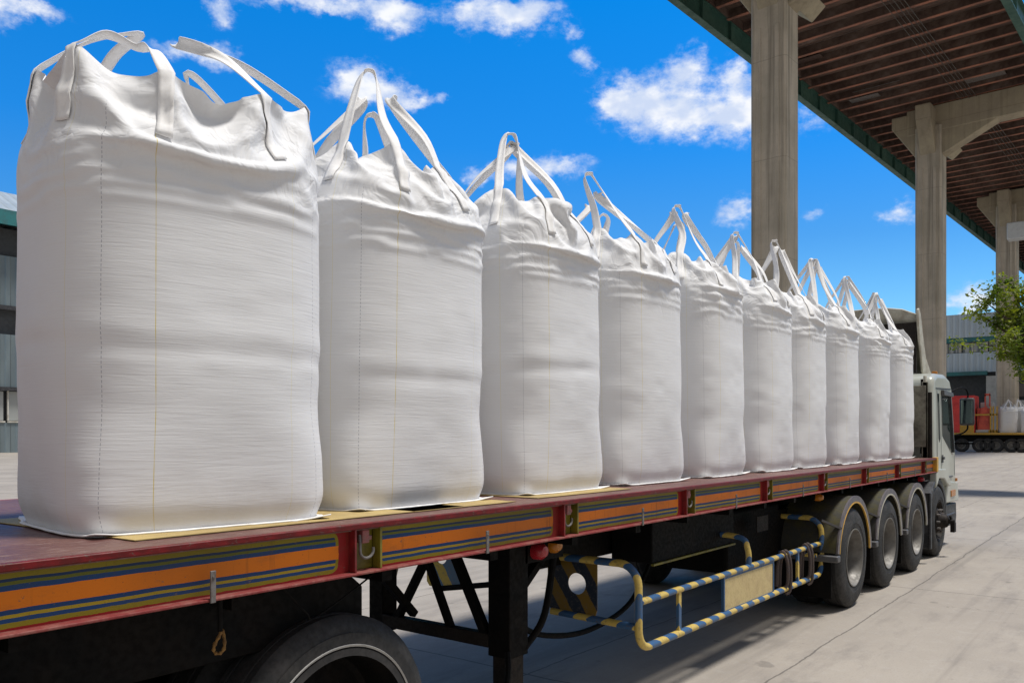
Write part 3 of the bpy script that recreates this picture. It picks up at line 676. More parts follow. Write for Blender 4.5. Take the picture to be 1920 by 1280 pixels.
# roof air deflector, open at the back
dp = [(14.86, 2.76), (14.47, 3.03), (14.30, 3.30), (14.15, 3.60), (14.02, 3.78)]
dm = MB(); outer_ = []
for x_, z_ in dp:
    for t in np.linspace(0, 1, 9): outer_.append((x_, 2.92 + 1.66 * t, z_ - .14 * abs(2 * t - 1) ** 4))
dm.add(outer_, [(i * 9 + j_, i * 9 + j_ + 1, (i + 1) * 9 + j_ + 1, (i + 1) * 9 + j_) for i in range(len(dp) - 1) for j_ in range(8)])
dfl = dm.build('roof_deflector', 'cream', tk, solid=.03)
for y0 in (2.87, 4.58):
    MB().prism([(14.94, 2.66), (14.86, 2.77), (14.47, 3.0), (14.30, 3.26), (14.17, 3.52), (14.09, 3.66), (13.99, 3.73), (13.92, 3.70), (13.93, 3.55), (14.02, 3.25), (14.15, 2.98), (14.25, 2.74)], 1, y0, y0 + .035).build('deflector_cheek', 'cream', dfl, bevel=.012)
MB().box(14.02, 14.05, 2.92, 4.56, 2.74, 3.52).build('deflector_shade_panel', 'darkbrown', dfl)  # dark panel added in the hollow, inside shade put into its colour
# cab back: pipes, headboard frame
MB().tube(spline([(13.44, 2.72, 1.5), (13.46, 2.70, 2.1), (13.47, 2.72, 2.6)]), .028, 10).build('intake_pipe', 'black', tk)
MB().box(13.40, 13.47, 2.66, 2.70, 1.46, 2.65).box(13.38, 13.44, 2.85, 3.0, 1.5, 2.5).build('cab_back_frame', 'cream', tk, bevel=.01)
hb = MB().box(13.30, 13.34, 2.62, 2.70, ZD + .002, 2.55)
for y0 in (2.62, 3.3, 4.0, 4.7): hb.box(13.30, 13.335, y0, y0 + .07, ZD + .002, 2.55)
hb.box(13.29, 13.33, 2.64, 4.85, 1.60, 2.5)
hb.build('headboard', 'headb', tr, bevel=.008)
MB().tube([(13.38, 2.60, ZD), (13.40, 2.61, 2.4)], .03, 10).build('exhaust_stack', 'darkbrown', tr)
# mirror with curved arms
mr = MB().box(15.36, 15.43, 2.33, 2.55, 1.93, 2.38).build('mirror', 'darktrim', tk, bevel=.03, seg=3)
MB().box(15.352, 15.36, 2.355, 2.525, 1.965, 2.345).build('mirror_glass', 'mirror', mr, bevel=.002)
MB().tube(spline([(14.95, 2.60, 2.47), (15.15, 2.53, 2.53), (15.32, 2.46, 2.53), (15.39, 2.43, 2.46), (15.39, 2.43, 2.37)], 8), .013, 8).build('mirror_arm', 'black', mr)
MB().tube(spline([(15.39, 2.43, 1.94), (15.39, 2.44, 1.86), (15.33, 2.50, 1.80), (15.22, 2.58, 1.77)], 8), .013, 8).build('mirror_arm', 'black', mr)

# ================================================================== BULK BAGS (cloth relaxed with numpy)
def ring(a, b, p, N):
    th = np.linspace(0, 2 * np.pi, 2881); c = np.cos(th); s = np.sin(th)
    x = a * np.sign(c) * abs(c) ** (2 / p); y = b * np.sign(s) * abs(s) ** (2 / p)
    L = np.concatenate([[0], np.cumsum(np.hypot(np.diff(x), np.diff(y)))]); u = np.arange(N) / N * L[-1]
    return np.stack([np.interp(u, L, x), np.interp(u, L, y)], 1), L[-1]
def relax(a, b, p, z0, zb, hd, top, N, style, seed, steps=150, iters=28, GR=.0007, kb=.02, ks=.35):
    rng = np.random.default_rng(seed)
    Rg, L = ring(a, b, p, N); d = L / N; Mr = int(round((top - z0) / d)) + 1
    P = np.zeros((Mr, N, 3)); P[:, :, :2] = Rg[None]; P[:, :, 2] = z0 + np.arange(Mr)[:, None] * d
    Z0 = P[..., 2].copy()
    nz = rng.normal(size=(Mr, N, 3)) * .006
    nz = (nz + np.roll(nz, 1, 1)) * .6; nz[:2] = 0; P += nz
    Wt = np.ones((Mr, N)); Wt[:2] = 0
    off = int(round(.2 / d)); cols = []
    for c in range(4):
        k = int(round((.125 + .25 * c) * N)); cols += [k - off, k + off]
    pin = []; tgt = []
    for i, c in enumerate(cols):
        sc, zt = style[i]
        for dc in (-1, 0, 1):
            cc = (c + dc) % N; pin.append(cc); base = Rg[c % N]; q = Rg[cc]
            tgt.append([base[0] * sc + (q[0] - base[0]) * .95, base[1] * sc + (q[1] - base[1]) * .95, zt])
    pin = np.array(pin); tgt = np.array(tgt); start = P[-1, pin].copy(); Wt[-1, pin] = 0
    V = np.zeros_like(P)
    jj = np.arange(Mr)[:, None]; jn = int((zb - z0) / d) + 1; gmax = 1 + .012 + np.clip(jj - 1, 0, 99) * .0025; zmin = Z0 - .001 - np.clip(jj, 0, 99) * .0012
    def con(A, B, wa, wb, rest, k=1., comp=True):
        D = B - A; l = np.sqrt((D * D).sum(-1)) + 1e-9; w = wa + wb; w = np.where(w > 0, w, 1)
        s = (l - rest) / l / w * k
        if comp == 'c': s = np.minimum(s, 0)
        D = D * s[..., None]; A += D * wa[..., None]; B -= D * wb[..., None]
    dg = d * 2 ** .5
    for st in range(steps):
        f = min(1, st / (steps * .55)); f = f * f * (3 - 2 * f)
        old = P.copy(); V *= .965; V[..., 2] -= GR * (Wt > 0)
        P += V * (Wt > 0)[..., None]; P[-1, pin] = start + (tgt - start) * f
        for it in range(iters):
            Q = P
            con(Q[:, 0::2], Q[:, 1::2], Wt[:, 0::2], Wt[:, 1::2], d)
            B = np.roll(Q[:, 0::2], -1, 1); con(Q[:, 1::2], B, Wt[:, 1::2], np.roll(Wt[:, 0::2], -1, 1), d); Q[:, 0::2] = np.roll(B, 1, 1)
            for o in (0, 1):
                e = (Mr - o) // 2 * 2 + o
                con(Q[o:e:2], Q[o + 1:e:2], Wt[o:e:2], Wt[o + 1:e:2], d)
            for o in (0, 1):
                e = (Mr - o) // 2 * 2 + o
                B = np.roll(Q[o + 1:e:2], -1, 1); con(Q[o:e:2], B, Wt[o:e:2], np.roll(Wt[o + 1:e:2], -1, 1), dg, ks); Q[o + 1:e:2] = np.roll(B, 1, 1)
                B = np.roll(Q[o + 1:e:2], 1, 1); con(Q[o:e:2], B, Wt[o:e:2], np.roll(Wt[o + 1:e:2], 1, 1), dg, ks); Q[o + 1:e:2] = np.roll(B, -1, 1)
            if it % 2 == 0:
                h = 2
                B = np.roll(Q, -h, 1); C0 = B.copy(); A = Q.copy(); con(A, B, Wt, np.roll(Wt, -h, 1), h * d, kb, 'c'); Q += (A - Q) + np.roll(B - C0, h, 1)
                A = Q[:-h].copy(); B = Q[h:].copy(); a0 = A.copy(); b0 = B.copy(); con(A, B, Wt[:-h], Wt[h:], h * d, kb, 'c'); Q[:-h] += A - a0; Q[h:] += B - b0
            rho = ((abs(Q[..., 0]) / a) ** p + (abs(Q[..., 1]) / b) ** p) ** (1 / p)
            ze = np.maximum(Q[..., 2] - zb, 0) / hd
            Gq = (rho ** 2.2 + ze ** 2.2) ** (1 / 2.2)
            m_ = (Gq < 1) & (Wt > 0); gg = np.where(m_, 1 / np.maximum(Gq, .05), 1)
            Q[..., 0] *= gg; Q[..., 1] *= gg; Q[..., 2] = np.where(m_ & (ze > 0), zb + (Q[..., 2] - zb) * gg, Q[..., 2])
            g2 = np.where((rho > gmax) & (jj < jn), gmax / np.maximum(rho, .5), 1); Q[..., 0] *= g2; Q[..., 1] *= g2
            Q[..., 2] = np.where(jj < jn, np.maximum(Q[..., 2], zmin), Q[..., 2])
        V = P - old; V[Gq < 1.02] *= .9
        if st > steps * .8: V *= .8
    return P, d, cols

NB = 144
def vnoise(u, v, per, seed):
    """smooth value noise, periodic in u"""
    rg = np.random.default_rng(seed); Gd = rg.normal(size=(64, per))
    iu = np.floor(u).astype(int); iv = np.floor(v).astype(int); fu = u - iu; fv = v - iv
    fu = fu * fu * (3 - 2 * fu); fv = fv * fv * (3 - 2 * fv)
    q = lambda a, b_: Gd[a % 64, b_ % per]
    return (q(iv, iu) * (1 - fu) + q(iv, iu + 1) * fu) * (1 - fv) + (q(iv + 1, iu) * (1 - fu) + q(iv + 1, iu + 1) * fu) * fv
def smooth01(x): x = np.clip(x, 0, 1); return x * x * (3 - 2 * x)

def make_bag(label, loc, yaw, a, b, wall, hd, top, style, apex, seed, mirror=False, levels=1, cache={}):
    """loc: centre of the base; wall: height of the filled straight part"""
    p = 3.0; z0 = wall - .24; zb = wall - .02
    key = (wall, hd, top, str(style), seed)
    sm_ = sum(q_[0] for q_ in style) / 8; zm_ = sum(q_[1] for q_ in style) / 8
    top = zb + math.hypot((1 - sm_) * a, zm_ - zb) * (1.07 if style is slack else 1.09)
    P, d, cols = relax(a, b, p, z0, zb, hd, top, NB, style, seed)
    lowz = [0., .006, .02, .045] + list(np.arange(.08, z0 - .015, .032))
    rows = []; vz = []
    un = np.arange(NB) / NB
    for z in lowz:
        t = smooth01(z / .5); pe = 5.6 + (p - 5.6) * t
        sh = 1 - .05 * (1 - smooth01(z / .12)) ** 1.5 - .06 * (1 - smooth01(z / .75)) + .012 * math.sin(math.pi * min(1, z / z0))
        rg, _ = ring(a * sh, b * sh, pe, NB)
        rg0 = ring(a, b, p, NB)[0]
        w = smooth01((z - (z0 - .25)) / .25); rg = rg * (1 - w) + rg0 * w
        rr = np.hypot(rg[:, 0], rg[:, 1])[:, None]; nrm = rg / rr
        k = (1 - w) * smooth01(z / .08)
        dsp = vnoise(un * 12, np.full(NB, z * 5.), 12, seed + 7) * .0014 + vnoise(un * 30, np.full(NB, z * 16.), 30, seed + 8) * .0011
        cz = (.52, .66, .60, .72, .57)[seed % 5] + .03 * vnoise(un * 6, np.full(NB, 1.), 6, seed + 9)
        msk = smooth01(vnoise(un * 7, np.full(NB, 3.), 7, seed + 10) * .5 + .6)
        dsp -= (.007, .009, .003, .006)[seed % 4] * np.exp(-((z - cz) / .028) ** 2) * msk - .003 * np.exp(-((z - cz - .07) / .04) ** 2) * msk
        rg = rg + nrm * (dsp * k)[:, None]
        rows.append(np.concatenate([rg, np.full((NB, 1), z)], 1)); vz.append(np.full(NB, z))
    low = np.array(rows); full = np.concatenate([low, P], 0); Mr = len(P)
    # crumples towards the free edge, a ruffled hem and a slight lean
    du = np.roll(full, -1, 1) - np.roll(full, 1, 1); dv = np.gradient(full, axis=0); nn = np.cross(du, dv); nn /= np.linalg.norm(nn, axis=2, keepdims=True) + 1e-9
    kk = np.arange(len(full)); U = np.tile(un, (len(full), 1)); Vr = np.tile(kk[:, None], (1, NB)).astype(float)
    wt = smooth01((kk - len(low) - 1) / 9.)[:, None]; we = smooth01((kk - len(full) + 9) / 8.)[:, None]
    c1 = 1 - 2 * np.abs(vnoise(U * 16 + Vr * .06, Vr * .16 + U * 3, 16, seed + 30)); c1 = np.clip(c1, -1, 1)
    c2 = 1 - 2 * np.abs(vnoise(U * 36 - Vr * .12, Vr * .30, 36, seed + 31)); c2 = np.clip(c2, -1, 1)
    c3 = vnoise(U * 30, Vr * .05, 30, seed + 32) + .6 * vnoise(U * 58, Vr * .05, 58, seed + 33)
    full = full + nn * (wt * (c1 * .0075 + c2 * .0035) + we * c3 * .0085)[..., None]
    full[..., 2] += we * .010 * vnoise(U * 22, Vr * 0, 22, seed + 34)
    rl = random.Random(seed + 3); full[..., 0] += full[..., 2] * (0 if style is slack else rl.uniform(-.012, .012)) * smooth01(full[..., 2]); full[..., 1] += full[..., 2] * rl.uniform(-.004, .012) * smooth01(full[..., 2])
    vv = np.concatenate([np.array(lowz), z0 + np.arange(Mr) * d])
    nr = len(full); verts = full.reshape(-1, 3)
    faces = [(j_ * NB + i, j_ * NB + (i + 1) % NB, (j_ + 1) * NB + (i + 1) % NB, (j_ + 1) * NB + i) for j_ in range(nr - 1) for i in range(NB)]
    root = thing('bulk_bag', label, 'bulk bag', loc, yaw, 'white bulk bags lined up on the trailer')
    me = bpy.data.meshes.new('bag_body'); me.from_pydata(verts.tolist(), [], faces)
    uvl = me.uv_layers.new(name='UVMap'); uvd = np.zeros((len(faces) * 4, 2), 'f'); k = 0
    for j_ in range(nr - 1):
        for i in range(NB):
            u0 = i / NB * 4; u1 = (i + 1) / NB * 4
            uvd[k] = (u0, vv[j_]); uvd[k + 1] = (u1, vv[j_]); uvd[k + 2] = (u1, vv[j_ + 1]); uvd[k + 3] = (u0, vv[j_ + 1]); k += 4
    uvl.data.foreach_set('uv', uvd.ravel())
    me.polygons.foreach_set('use_smooth', [True] * len(faces)); me.materials.append(M['bag'])
    o = bpy.data.objects.new('bag_body', me); C.objects.link(o); o.parent = root
    sb = o.modifiers.new('sub', 'SUBSURF'); sb.levels = sb.render_levels = levels
    # inner heap of fill so the open top is not hollow
    hp = MB(); n2 = 40; q = []
    for k_ in range(8):
        rh = 1 - k_ / 8; rg, _ = ring(a * .93 * rh, b * .93 * rh, p, n2)
        zz = zb + hd * .86 * max(0, (1 - rh ** 2.2)) ** (1 / 2.2) - .03
        q += [(x_, y_, zz) for x_, y_ in rg]
    q.append((0, 0, zb + hd * .86 - .03))
    fs = [(j_ * n2 + i, j_ * n2 + (i + 1) % n2, (j_ + 1) * n2 + (i + 1) % n2, (j_ + 1) * n2 + i) for j_ in range(7) for i in range(n2)] + [(7 * n2 + i, 7 * n2 + (i + 1) % n2, 8 * n2) for i in range(n2)]
    def local(name, vs, fs_, m, solid=0, sub=0, par=root):
        me_ = bpy.data.meshes.new(name); me_.from_pydata([tuple(x_) for x_ in vs], [], fs_); me_.polygons.foreach_set('use_smooth', [True] * len(fs_))
        me_.materials.append(M[m]); ob = bpy.data.objects.new(name, me_); C.objects.link(ob); ob.parent = par
        if solid: md = ob.modifiers.new('solid', 'SOLIDIFY'); md.thickness = solid; md.offset = 0
        if sub: md = ob.modifiers.new('sub', 'SUBSURF'); md.levels = md.render_levels = sub
        return ob
    local('liner', q, fs, 'strap')
    # base seam lip with little ears at the corners
    rg, L = ring(a * .91, b * .91, 5.6, NB); vs = []
    rngl = np.random.default_rng(seed + 20); zl = np.convolve(np.tile(rngl.normal(size=NB), 3), np.ones(9) / 9, 'same')[NB:2 * NB]
    cor = np.minimum.reduce([abs((un - c_ + .5) % 1 - .5) for c_ in (.125, .375, .625, .875)])
    ear = np.exp(-(cor / .012) ** 2)
    for i in range(NB):
        x_, y_ = rg[i]; r0 = math.hypot(x_, y_); nx_, ny_ = x_ / r0, y_ / r0
        o1 = .014 + .055 * ear[i] + .004 * zl[i]
        vs += [(x_ - nx_ * .01, y_ - ny_ * .01, .010), (x_ + nx_ * .008, y_ + ny_ * .008, .010 + .002 * zl[i]), (x_ + nx_ * o1, y_ + ny_ * o1, .008 + .006 * zl[i] + .014 * ear[i])]
    local('base_seam', vs, [(3 * i + k_, 3 * ((i + 1) % NB) + k_, 3 * ((i + 1) % NB) + k_ + 1, 3 * i + k_ + 1) for i in range(NB) for k_ in (0, 1)], 'strap', .005)
    # rim hem
    rim = full[-1]
    # straps: sewn part follows the cloth, free part arches over an apex
    cen = full.mean(1, keepdims=True)
    du = np.roll(full, -1, 1) - np.roll(full, 1, 1); dv = np.gradient(full, axis=0); nn = np.cross(du, dv); nn /= np.linalg.norm(nn, axis=2, keepdims=True) + 1e-9
    hw = .029
    def cloth(c_, r_):
        c_ = c_ % NB; i0 = int(math.floor(c_)); f_ = c_ - i0; r0 = min(int(r_), nr - 1)
        pt = full[r0, i0 % NB] * (1 - f_) + full[r0, (i0 + 1) % NB] * f_; nm = nn[r0, i0 % NB] * (1 - f_) + nn[r0, (i0 + 1) % NB] * f_
        return Vector(pt), Vector(nm).normalized()
    for ci in range(4):
        cA, cB = cols[2 * ci], cols[2 * ci + 1]; ap = apex[ci]
        if ap is None: continue
        nsew = int(.30 / d); sec = []
        def sewn(c_, r_):
            k_ = hw / d; out = []
            for t in (-1, -.5, 0, .5, 1):
                pt, nm = cloth(c_ + t * k_, r_); out.append(pt + nm * .007)
            return out
        for r_ in range(nr - 1 - nsew, nr): sec.append(sewn(cA, r_))
        eA = sec[-1]; A = eA[2]; wA = (eA[4] - eA[0]).normalized(); upA = (sec[-1][2] - sec[-3][2]).normalized()
        eB = sewn(cB, nr - 1); eB2 = sewn(cB, nr - 3); B = eB[2]; wB = (eB[4] - eB[0]).normalized(); upB = (eB[2] - eB2[2]).normalized()
        lift = .03 if style is slack else random.Random(seed * 3 + ci).uniform(-.01, .02)
        rj = random.Random(seed * 5 + ci); jit = lambda: Vector((rj.uniform(-.03, .03), rj.uniform(-.03, .03), rj.uniform(-.03, .02)))
        apv = Vector(ap) + Vector((rj.uniform(-.03, .03), rj.uniform(-.02, .02), rj.uniform(-.05, .02))); tw = Vector((A - B)); tw.z = 0; tw = tw.normalized() if tw.length > .02 else Vector((1, 0, 0))
        pts = spline([A, A + (apv - A) * .4 + upA * lift + jit(), apv - (Vector((0, 0, .04))) + tw * .042, apv, apv - Vector((0, 0, .04)) - tw * .042, B + (apv - B) * .4 + upB * lift + jit(), B], 5)
        if style is slack:
            pts = spline([A, A + (apv - A) * .5 + upA * .045, apv, B + (apv - B) * .5 + upB * .045, B], 8)
        n_ = len(pts)
        wM = tw.cross(Vector((0, 0, 1))).normalized(); rr_ = random.Random(seed * 7 + ci); ang_ = rr_.uniform(-.7, .7)
        wM = (wM * math.cos(ang_) + Vector((0, 0, 1)) * math.sin(ang_) * .4 + tw * math.sin(ang_) * .6).normalized()
        if wM.dot(wA) < 0: wM = -wM
        wBB = -wB if wM.dot(wB) < 0 else wB
        for i in range(1, n_ - 1):
            t = i / (n_ - 1); tan = (pts[i + 1] - pts[i - 1]).normalized()
            w_ = wA.lerp(wM, smooth01(np.array(t * 2)).item()) if t < .5 else wM.lerp(wBB, smooth01(np.array(t * 2 - 1)).item())
            w_ = (w_ - tan * w_.dot(tan)).normalized(); nrm = tan.cross(w_)
            wd = hw * (1 - .15 * math.sin(math.pi * t)); cp = .010 * math.sin(math.pi * t)
            sec.append([pts[i] + w_ * wd * s_ + nrm * cp * (1 - s_ * s_) for s_ in (-1, -.5, 0, .5, 1)])
        flip = (wBB.dot(wB) < 0)
        last = [list(reversed(sewn(cB, r_))) if flip else sewn(cB, r_) for r_ in range(nr - 1, nr - 2 - nsew, -1)]
        sec += last
        vs = [v_ for s_ in sec for v_ in s_]
        fs_ = [(i * 5 + k_, i * 5 + k_ + 1, (i + 1) * 5 + k_ + 1, (i + 1) * 5 + k_) for i in range(len(sec) - 1) for k_ in range(4)]
        local('lifting_strap', vs, fs_, 'strap', .0035)
    return root

TOP = {}
slack = [(.88, 1.70), (.84, 1.70), (.88, 1.78), (.86, 1.76), (.90, 1.74), (.86, 1.68), (.84, 1.70), (.92, 1.78)]
def gath(s, z): return [(s + .04 * math.sin(i * 2.3 + z * 9), z + .025 * math.sin(i * 1.7 + s * 11)) for i in range(8)]
Y0 = 2.80
def bx(xr, yn, a=.49, b=.47): return (xr - a, yn + b, ZD)
bags = [
 # x right, y near, yaw, a, b, wall, hd, top, style, apexes (++ , -+, --, +-), seed
 (2.413, 2.735, -7.0, 0.545, .46, 1.380, .26, 1.82, slack, [(.14, .12, 1.96), (-.14, .10, 2.02), (-.22, -.24, 1.84), (-.03, -.04, 1.95)], 11, 'biggest and nearest bulk bag at the left end, top slumped open, slack straps'),
 (3.548, 2.78, -1, 0.540, .475, 1.420, .34, 1.88, gath(.68, 1.76), [(.06, .05, 2.09), (-.03, .05, 2.12), (-.13, -.08, 2.19), (.09, -.06, 2.12)], 12, 'second bulk bag from the left, two tall strap loops side by side above it'),
 (4.748, 2.77, 1, 0.530, .475, 1.465, .36, 1.87, gath(0.70, 1.79), [(.01, .02, 2.21), (-.01, .02, 2.22), (-.01, -.01, 2.25), (.02, -.01, 2.22)], 13, 'third bulk bag from the left, four straps meeting in one pointed peak'),
 (5.908, 2.77, -2, 0.530, .475, 1.485, .34, 1.87, gath(0.72, 1.79), [(.05, .1, 2.05), (-.1, .1, 2.12), (-.24, -.02, 2.22), (-.18, -.05, 2.12)], 14, 'fourth bulk bag from the left, straps rising to a hooked loop at its left shoulder'),
 (7.138, 2.77, 2, 0.530, .475, 1.515, .34, 1.90, gath(0.68, 1.80), [(.03, .05, 2.24), (-.08, .03, 2.30), (-.12, .0, 2.34), (.0, -.02, 2.24)], 15, 'fifth bulk bag from the left, tall strap loop against clear sky'),
 (8.308, 2.76, 0, 0.525, .475, 1.525, .34, 1.91, gath(0.66, 1.81), [(.08, .05, 2.25), (-.03, .03, 2.30), (-.05, -.02, 2.32), (.10, -.05, 2.24)], 16, 'sixth bulk bag from the left, strap loops just left of the nearest concrete pier'),
 (9.338, 2.76, -1, 0.510, .475, 1.535, .33, 1.92, gath(0.66, 1.82), [(.06, .05, 2.34), (-.03, .03, 2.36), (-.08, -.02, 2.40), (.05, -.05, 2.32)], 17, 'seventh bulk bag from the left, strap peak in front of the nearest concrete pier'),
 (10.578, 2.75, 1, 0.510, .475, 1.555, .33, 1.94, gath(0.66, 1.84), [(.04, .04, 2.38), (-.03, .03, 2.42), (-.06, -.02, 2.44), (.05, -.05, 2.36)], 18, 'eighth bulk bag from the left, straps against sky right of the nearest pier'),
 (11.948, 2.74, 0, 0.510, .475, 1.555, .33, 1.94, gath(0.68, 1.84), [(.04, .04, 2.38), (-.03, .03, 2.42), (-.04, -.02, 2.45), (.05, -.05, 2.38)], 19, 'ninth bulk bag from the left, last but one before the cab'),
 (13.308, 2.73, 0, 0.510, .475, 1.565, .33, 1.94, gath(0.64, 1.84), [(.04, .04, 2.34), (-.03, .03, 2.38), (-.02, -.02, 2.40), (.05, -.05, 2.32)], 20, 'tenth and last bulk bag, right behind the truck cab'),
]
broots = []
for i, (xr, yn, yaw, a, b_, wall, hd, top, st, ap, sd_, lab) in enumerate(bags):
    broots.append(make_bag(lab, bx(xr, yn, a, b_), R(yaw), a, b_, wall, hd, top, st, ap, sd_, levels=2 if i < 3 else 1))
# tan sheets the bags stand on
tn = [(1.42, 3.06, 2.66), (2.72, 3.45, 2.64), (3.70, 4.70, 2.66)]
for (x0, x1, y0), lab in zip(tn, ('tan sheet sticking out under the biggest bag at the left', 'tan sheet sticking out under the second bag', 'tan sheet under the third bag')):
    sh = MB(); zz = ZD + .003
    sh.prism([(x0, y0 + .02), (x1, y0), (x1 + .02, 3.75), (x0 - .05, 3.78)], 2, zz, zz + .003)
    tag(sh.build('packing_sheet', 'tan'), lab, 'sheet', 'tan sheets under the bags')

# ================================================================== ELEVATED STRUCTURE
VR = R(-3.15)
vd = thing('elevated_deck', 'long elevated steel roof deck with dark rusty purlins and green edge beams on concrete piers', 'elevated structure', (0, 0, 0), VR)
X0, X1 = 10.5, 96.
MB().box(X0, X1, 4.62, 11.2, 14.12, 14.16).build('roof_sheet', 'soffit', vd)
for y_ in (4.66, 11.06): MB().box(X0, X1, y_, y_ + .04, 13.88, 14.118).build('end_closure', 'web', vd)
def ibeam(y0, y1, z0, z1, name, m):
    b_ = MB()
    b_.box(X0, X1, y0, y1, z0, z0 + .03).box(X0, X1, y0, y1, z1 - .03, z1).box(X0, X1, (y0 + y1) / 2 - .012, (y0 + y1) / 2 + .012, z0 + .03, z1 - .03)
    k = X0
    while k < X1 - .5:
        b_.box(k, k + .02, y0 + .01, y1 - .01, z0 + .03, z1 - .03); k += 1.75
    return b_.build(name, m, vd)
ibeam(11.12, 11.34, 13.30, 13.92, 'edge_beam', 'green'); ibeam(4.42, 4.64, 13.30, 13.92, 'edge_beam', 'green')
npur = 94
for i in range(npur):
    x_ = X0 + .3 + i * .9
    if i == 0:
        pm = MB().box(x_, x_ + .12, 4.64, 11.12, 13.86, 13.875)
        f0 = pm.build('purlin', 'rust', vd)
        w0 = MB().box(x_ - .004, x_ + .008, 4.64, 11.12, 13.875, 14.118).build('purlin_web', 'web', f0)
    else:
        c = f0.copy(); C.objects.link(c); c.parent = vd; c.location = (i * .9 + random.uniform(-.05, .05), random.uniform(-.02, .02), random.uniform(-.01, .004)); c.rotation_euler = (0, 0, random.uniform(-.006, .006))
        c2 = w0.copy(); C.objects.link(c2); c2.parent = c
for k, (y_, z_, r_) in enumerate(((6.85, 13.80, .011), (6.97, 13.82, .008), (7.08, 13.80, .011), (7.22, 13.83, .007), (7.34, 13.80, .009))):
    MB().tube([(X0 + 1, y_, z_), (X1 - 1, y_ + .05, z_)], r_, 6).build('conduit', 'darkconduit', vd)
rs_ = random.Random(8)
for i in range(16):
    xx = 19 + rs_.uniform(0, 34); yy = rs_.uniform(5.2, 10.2); ll = rs_.uniform(.8, 2.4)
    MB().box(xx, xx + rs_.uniform(.12, .5), yy, yy + ll, 13.99, 14.0).build('loose_sheet', 'galv' if i % 3 else 'web', vd)
cols_ = [19.2, 33.2, 47.2, 61.2, 75.2, 89.2]
def haunch(b_, pts, ax, c0, t): b_.prism(pts, ax, c0 - t / 2, c0 + t / 2)
for i, x_ in enumerate(cols_):
    if i == 0:
        xc, yc = x_ + .4, 8.45
        p0 = MB().prism([(x_ + .06, 8.0), (x_ + .74, 8.0), (x_ + .8, 8.06), (x_ + .8, 8.84), (x_ + .74, 8.9), (x_ + .06, 8.9), (x_, 8.84), (x_, 8.06)], 2, .9, 13.1)
        pier0 = p0.build('pier', 'concrete', vd, bevel=.02)
        r1 = MB().box(x_ - .02, x_ + .1, 8.16, 8.28, 1.0, 11.6).box(x_ - .02, x_ + .1, 8.62, 8.66, 1.0, 11.6)
        sb_ = [r1.build('pier_rib', 'concrete', pier0, bevel=.01)]
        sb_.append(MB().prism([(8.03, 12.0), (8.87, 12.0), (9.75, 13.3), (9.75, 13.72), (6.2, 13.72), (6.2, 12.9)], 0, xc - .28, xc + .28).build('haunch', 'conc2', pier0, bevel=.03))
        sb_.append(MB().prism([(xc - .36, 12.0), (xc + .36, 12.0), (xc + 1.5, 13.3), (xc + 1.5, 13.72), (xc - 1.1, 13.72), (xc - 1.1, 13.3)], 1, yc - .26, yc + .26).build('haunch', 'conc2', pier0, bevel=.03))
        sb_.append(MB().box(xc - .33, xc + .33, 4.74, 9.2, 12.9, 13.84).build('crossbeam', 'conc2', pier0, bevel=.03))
        sb_.append(MB().prism([(yc - .8, 12.45), (yc - .45, 12.15), (yc - .1, 12.45), (yc - .45, 12.75)], 0, xc + .3, xc + 1.25).build('corbel', 'conc2', pier0, bevel=.02))
    else:
        c = pier0.copy(); C.objects.link(c); c.parent = vd; c.location = (x_ - cols_[0], 0, 0)
        for s_ in sb_:
            q = s_.copy(); C.objects.link(q); q.parent = c

# the deck was drawn at half size; set it at its real size and place
vd.scale = (2, 2, 2); vd.location = (0, 0, -1.8)
lp = thing('equipment_box', 'white boxy unit on a bracket high on the third concrete pier', 'equipment box', (92.6, 9.4, 20.4))
MB().box(91.9, 93.2, 9.6, 11.2, 20.3, 21.9).build('housing', 'whitebox', lp, bevel=.08)
MB().box(92.2, 92.9, 8.2, 9.6, 21.4, 21.75).build('bracket', 'whitebox', lp, bevel=.04)

# ================================================================== BUILDINGS
wl = thing('warehouse', 'tall grey clad warehouse with teal eave band at the left edge, behind the biggest bag', 'warehouse', (25, 85, 0))
t = .05
MB().box(-30, 46, 85, 110, 0, 20.90).build('wall', 'dark', wl)
MB().box(-30.2, 46.2, 84.6, 84.98, 13.65, 18.30).box(-30.2, 46.2, 84.6, 84.98, 6.00, 11.00).box(-30.2, 46.2, 84.6, 84.98, 0, 2.80).build('cladding', 'cladL', wl)
MB().prism([(83.2, 22.20), (90, 25.60), (110, 25.60), (110, 21.90)], 0, -31, 47).build('roof', 'cladRoof', wl)
MB().box(-31, 47, 82.9, 83.19, 20.85, 22.20).build('eave_band', 'teal', wl)
MB().box(-30.2, 46.2, 84.2, 84.58, 13.25, 13.65).box(-30.2, 46.2, 84.2, 84.58, 5.75, 6.10).build('rail_band', 'darktrim', wl)
for i in range(6):
    x_ = 30 + i * 2.7
    wo_ = MB().box(x_, x_ + 2.3, 84.7, 84.9, 3.00, 5.70).build('window', 'fwin', wl)
    MB().box(x_ - .12, x_, 84.5, 84.68, 2.90, 5.75).box(x_ + 1.1, x_ + 1.2, 84.5, 84.68, 2.90, 5.75).box(x_ - .12, x_ + 2.4, 84.5, 84.68, 2.80, 2.95).build('window_frame', 'whitepole', wo_)

